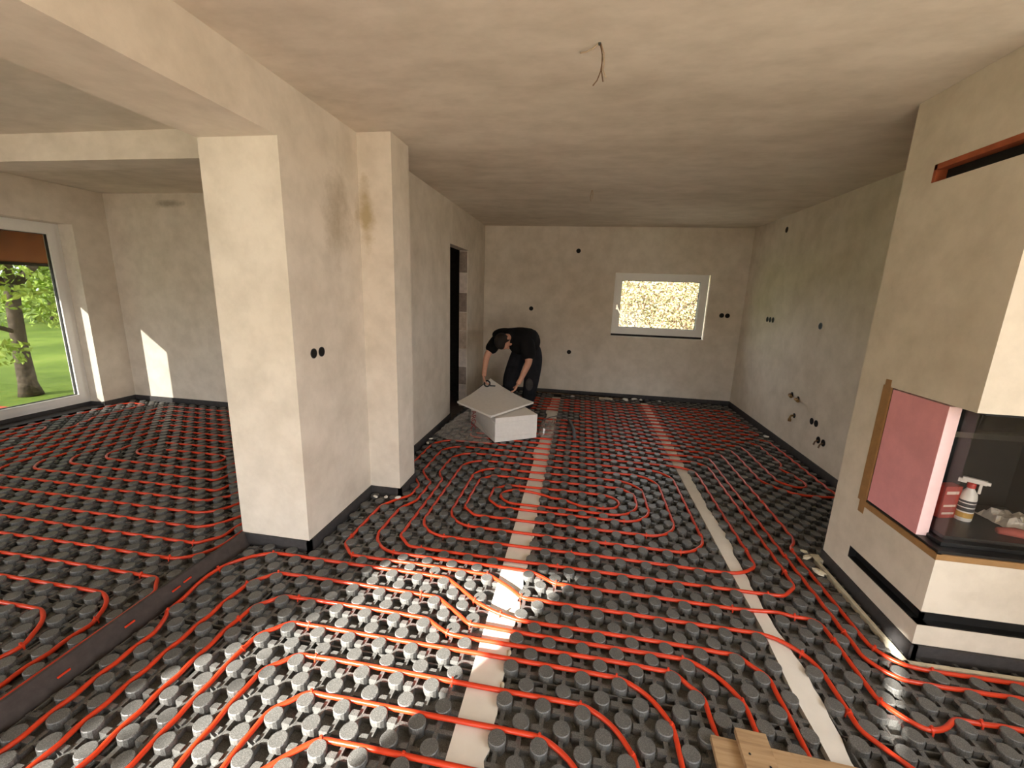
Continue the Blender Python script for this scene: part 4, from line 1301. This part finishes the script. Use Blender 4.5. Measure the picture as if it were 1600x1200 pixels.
# head with brow, nose, ears, chin
def headshape(x, y, z):       # x side, y forward, z crown
    if z < 0: x *= 1 + 0.28 * z; y *= 1 + 0.10 * z
    if y < 0: y *= 1.06
    return x, y, z
body_parts.append(ball(HC + hu * 0.015, hs * 0.076, hf * 0.092, hu * 0.118, 20, 16, headshape))
body_parts.append(ball(HC + hf * 0.095 - hu * 0.018, hs * 0.012, hf * 0.022, hu * 0.024, 10, 8))
body_parts.append(ball(HC + hf * 0.083 + hu * 0.020, hs * 0.050, hf * 0.012, hu * 0.010, 12, 8))
body_parts.append(ball(HC + hf * 0.078 - hu * 0.085, hs * 0.026, hf * 0.016, hu * 0.018, 10, 8))
for sgn in (-1, 1):
    body_parts.append(ball(HC + hs * 0.078 * sgn - hf * 0.005 - hu * 0.005, hs * 0.010, hf * 0.018, hu * 0.030, 10, 8))
mesh_obj('body', body_parts, 'skin', pn)
for sgn in (-1, 1):
    mesh_obj('eye', [ball(HC + hs * 0.031 * sgn + hf * 0.084 + hu * 0.004, hs * 0.012, hf * 0.007, hu * 0.006, 10, 6)], 'eye_dark', pn)
mesh_obj('mouth', [ball(HC + hf * 0.086 - hu * 0.056, hs * 0.022, hf * 0.006, hu * 0.006, 10, 6)], 'lip', pn)
def hairshape(x, y, z):
    x, y, z = headshape(x, y, z)
    if y > 0.25 and z < 0.55: y = 0.25 + (y - 0.25) * 0.35
    if z < -0.35: z = -0.35 + (z + 0.35) * 0.4
    return x, y, z
mesh_obj('hair', [ball(HC + hu * 0.018 - hf * 0.004, hs * 0.081, hf * 0.097, hu * 0.124, 20, 16, hairshape)], 'hair', pn)
T = [((-0.595, 5.38, 0.88), 0.178), ((-0.675, 5.20, 1.055), 0.188), ((-0.775, 5.06, 1.09), 0.186), ((-0.852, 4.915, 1.075), 0.082), ((-0.97, 5.00, 1.06), 0.098), ((-1.085, 4.925, 0.87), 0.078), ((-0.615, 4.985, 1.03), 0.100), ((-0.582, 4.915, 0.80), 0.088)]
mesh_obj('t_shirt', [skin_mesh('shirt', T, [(0, 1), (1, 2), (2, 3), (2, 4), (4, 5), (2, 6), (6, 7)]), ball((-0.71, 5.13, 1.0), Vector((0.17, 0.03, 0)), Vector((-0.03, 0.13, -0.05)), Vector((0.0, 0.05, 0.15)), 16, 12),
         ball((-0.885, 4.995, 1.09), Vector((0.17, 0.01, 0.0)), Vector((0, 0.10, 0.0)), Vector((0, 0, 0.088)), 16, 12), ball((-0.835, 4.95, 1.095), Vector((0.085, 0, 0)), Vector((0, 0.07, 0)), Vector((0, 0, 0.085)), 14, 10)], 'black_cotton', pn)
Tr = [((-0.635, 5.34, 0.92), 0.150), ((-0.755, 5.30, 0.83), 0.125), ((-0.855, 5.21, 0.50), 0.105), ((-0.87, 5.30, 0.10), 0.080), ((-0.555, 5.32, 0.82), 0.128), ((-0.575, 5.20, 0.50), 0.105), ((-0.63, 5.30, 0.10), 0.082), ((-0.67, 5.23, 1.03), 0.12)]
mesh_obj('trousers', [skin_mesh('trousers', Tr, [(0, 1), (1, 2), (2, 3), (0, 4), (4, 5), (5, 6), (0, 7)])], 'work_denim', pn)
mesh_obj('pocket', [ball((-0.497, 5.24, 0.66), Vector((0.02, 0, 0)), Vector((0, 0.06, 0)), Vector((-0.02, 0, 0.085)), 10, 8)], 'pocket_grey', pn)
mesh_obj('knee_patch', [ball((-0.59, 5.115, 0.47), Vector((0.05, 0, 0)), Vector((0, 0.02, 0)), Vector((0, 0.0, 0.08)), 10, 8)], 'pocket_grey', pn)
for (x, y) in ((-0.87, 5.25), (-0.63, 5.25)):
    def shoe(u, v, w): return u, v, (w if w > 0 else w * 0.25)
    mesh_obj('shoe', [ball((x, y - 0.01, 0.052), Vector((0.05, 0, 0)), Vector((0, 0.14, 0)), Vector((0, 0.02, 0.075)), 14, 10, shoe)], 'shoe_black', pn)
tm = empty('tape_measure', (-1.045, 4.715, 0.535))
tag(tm, 'black ring handled tool held by the bending person above the white board', 'tool')
mb = MB(); cpt = [(0.032 * math.cos(a), 0.012 * math.sin(a), 0.032 * math.sin(a)) for a in np.linspace(0, 2 * math.pi, 21)]
mb.tube(cpt, 0.010, 8, False); mb.build('ring_handle', 'tool_black', tm, smooth=True)
mb = MB(); mb.box((0.03, -0.006, -0.03), (0.10, 0.006, -0.015)); mb.build('blade', 'tool_black', tm, bevel=0.002)

# ------------------------------------------------------------------ garden
mb = MB(); mb.box((-70, -60, -0.6), (-7.9, 80, -0.25)); mb.box((-7.9, YL + 2.0, -0.6), (-1.0, 80, -0.25))
gd = mb.build('lawn', 'lawn'); tag(gd, kind='structure')
mb = MB(); mb.box((-7.9, -60, -0.6), (60, YL + 2.0, -0.25)); mb.box((-1.0, YL + 2.0, -0.6), (60, 80, -0.25))
tag(mb.build('ground', 'earth_bounce'), kind='structure')  # ground toned warm so it bounces light onto the ceilings
def leaves(centres, n, size, seed, spread=1.0):
    """cloud of small folded leaves round the given (centre, radius) clumps"""
    r = np.random.default_rng(seed)
    C = np.array([c[0] for c in centres]); R = np.array([c[1] for c in centres])
    k = r.choice(len(C), n, p=R ** 2 / (R ** 2).sum())
    d = r.normal(size=(n, 3)); d /= np.linalg.norm(d, axis=1)[:, None]
    P = C[k] + d * (R[k] * r.uniform(0.25, 1.0, n) ** 0.5)[:, None] * spread
    a = r.normal(size=(n, 3)); a /= np.linalg.norm(a, axis=1)[:, None]
    b = np.cross(a, r.normal(size=(n, 3))); b /= np.linalg.norm(b, axis=1)[:, None]
    c = np.cross(a, b)
    s = size * r.uniform(0.6, 1.3, n)[:, None]
    v = np.stack([P - a * s, P + b * s * 0.5 + c * s * 0.15, P + a * s, P - b * s * 0.5 + c * s * 0.15], 1).reshape(-1, 3)
    f = np.arange(4 * n).reshape(n, 4)
    return v, f
def leaf_obj(name, vf, mat, parent, label=None):
    me = bpy.data.meshes.new(name)
    v, f = vf
    me.from_pydata([tuple(p) for p in v], [], [tuple(q) for q in f])
    me.materials.append(MATS[mat])
    o = link(bpy.data.objects.new(name, me), parent)
    if parent is not None: o.matrix_parent_inverse = Matrix.Translation(parent.location).inverted()
    tag(o, label, kind='stuff')
    return o
def tree(base, trunk, branches, clumps, nleaf, lsize, mat, label, seed, mat2=None):
    t = empty('tree', base); tag(t, label, 'tree', 'garden trees')
    TI = Matrix.Translation(t.location).inverted()
    mb = MB(); mb.tube([p[0] for p in trunk], [p[1] for p in trunk], 12)
    o = mb.build('trunk', 'bark', t, smooth=True); o.matrix_parent_inverse = TI
    for br in branches:
        mb = MB(); mb.tube([p[0] for p in br], [p[1] for p in br], 8)
        o = mb.build('branch', 'bark', t, smooth=True); o.matrix_parent_inverse = TI
    leaf_obj('foliage', leaves(clumps, nleaf, lsize, seed), mat, t)
    if mat2: leaf_obj('foliage', leaves(clumps, nleaf // 2, lsize, seed + 1), mat2, t)
    return t
G = -0.25
bx, by = -8.55, 5.1
tree((bx, by, G), [((bx + .02, by, G), 0.15), ((bx, by, G + .2), 0.11), ((bx - .03, by + .02, G + .8), 0.09), ((bx - .02, by + .04, G + 1.35), 0.085), ((bx + .0, by + .06, G + 1.72), 0.085)],
     [[((bx, by + .05, G + 1.65), .07), ((bx - .2, by - .2, G + 2.0), .055), ((bx - .5, by - .5, G + 2.7), .06), ((bx - .9, by - .8, G + 3.3), .03)],
      [((bx, by + .05, G + 1.65), .07), ((bx + .1, by + .3, G + 2.0), .055), ((bx + .3, by + .75, G + 2.8), .06), ((bx + .5, by + 1.2, G + 3.5), .03)],
      [((bx, by, G + 1.0), .035), ((bx - .1, by - .4, G + 1.2), .025), ((bx - .2, by - .9, G + 1.3), .018), ((bx - .3, by - 1.4, G + 1.6), .015)],
      [((bx, by + .05, G + 1.7), .06), ((bx + .3, by - .1, G + 2.3), .045), ((bx + .7, by - .2, G + 3.2), .03)]],
     [((bx, by - .6, G + 2.7), 0.9), ((bx - .3, by + .8, G + 2.6), 0.9), ((bx - .6, by, G + 3.4), 1.3), ((bx + .3, by - 1.6, G + 2.0), 0.6), ((bx - .2, by + 1.5, G + 1.9), 0.55), ((bx - .2, by - 1.0, G + 1.0), 0.3), ((bx + .35, by - .35, G + .75), 0.22), ((bx + .2, by + .5, G + 1.3), 0.35), ((bx + .3, by - .2, G + 1.75), 0.4), ((bx - .6, by + .9, G + 1.6), 0.5)],
     6500, 0.06, 'leaf_green', 'old tree with a forked trunk standing outside the tall garden window', 11)
def bushy(x, y, h_, r_, mat, label, seed, n=7000, ls=0.13, mat2=None):
    cl = [((x + r_ * 0.55 * math.cos(a), y + r_ * 0.55 * math.sin(a), G + h_ * q), r_ * 0.62) for a, q in ((0.3, .35), (1.6, .55), (2.9, .4), (4.2, .6), (5.3, .35), (0.9, .78), (3.6, .8))] + [((x, y, G + h_ * .85), r_ * .6), ((x, y, G + h_ * .18), r_ * .8)]
    return tree((x, y, G), [((x, y, G), .2), ((x, y, G + h_ * .4), .14), ((x, y, G + h_ * .8), .05)], [], cl, n, ls, mat, label, seed, mat2)
bushy(-22, 14.5, 7, 3.4, 'leaf_green', 'round green tree far behind the forked tree, farthest left', 21)
bushy(-19, 19, 8, 3.6, 'leaf_yellow', 'yellow green tree in the garden background between two green ones', 22, mat2='leaf_green')
bushy(-25, 21, 9, 4.5, 'leaf_dark', 'dark green tree at the far edge of the lawn', 23)
bushy(-14, 21, 8, 3.6, 'leaf_green', 'green garden tree beyond the right window jamb', 24)
hx, hy = 2.6, 15.5
bushy(1.2, 15.2, 3.3, 2.2, 'leaf_yellow', 'yellowing shrub behind the small back window, left half', 31, 20000, 0.05, 'leaf_russet')
bushy(4.0, 15.6, 2.9, 2.0, 'leaf_yellow', 'yellowing shrub behind the small back window, right half', 32, 20000, 0.05, 'leaf_russet')
# trees beyond the terrace behind the camera, they dapple the sun
tree((-7.0, -7.6, G), [((-7.0, -7.6, G), .2), ((-7.0, -7.6, 1.6), .15), ((-6.9, -7.5, 3.0), .1)], [],
     [((-6.95, -6.9, 3.75), .5), ((-6.7, -6.7, 2.9), .36), ((-7.3, -7.2, 4.4), .6), ((-6.85, -6.6, 2.2), .32)], 300, 0.10, 'leaf_green', 'garden tree behind the terrace door', 41)
# rust brown awning and red tarpaulin seen through the garden window
mb = MB()
mb.add([(0.27, -1.7, 0.62), (0.27, 0.9, 0.62), (0.0, 0.9, 0.0), (0.0, -1.7, 0.0), (0.28, -1.7, 0.63), (0.28, 0.9, 0.63), (-0.015, 0.9, 0.0), (-0.015, -1.7, 0.0)],
       [(0, 1, 2, 3), (7, 6, 5, 4), (0, 4, 5, 1), (1, 5, 6, 2), (2, 6, 7, 3), (3, 7, 4, 0)])
aw = mb.build('awning', 'awning_brown'); aw.location = (-6.52, 3.75, 1.74)
tag(aw, 'rust brown awning hanging outside the top of the garden window', 'awning')
mb = MB(); mb.box((-0.025, -1.7, -0.02), (0.015, 0.9, 0.012)); bo = mb.build('front_bar', 'black_steel', aw)
tp2 = crumple('tarpaulin', 'red_tarp', -7.3, 3.75, 0.6, 0.8, 0.12, -0.11, 9)
tag(tp2, 'red tarpaulin lying outside at the foot of the garden window', 'tarpaulin')
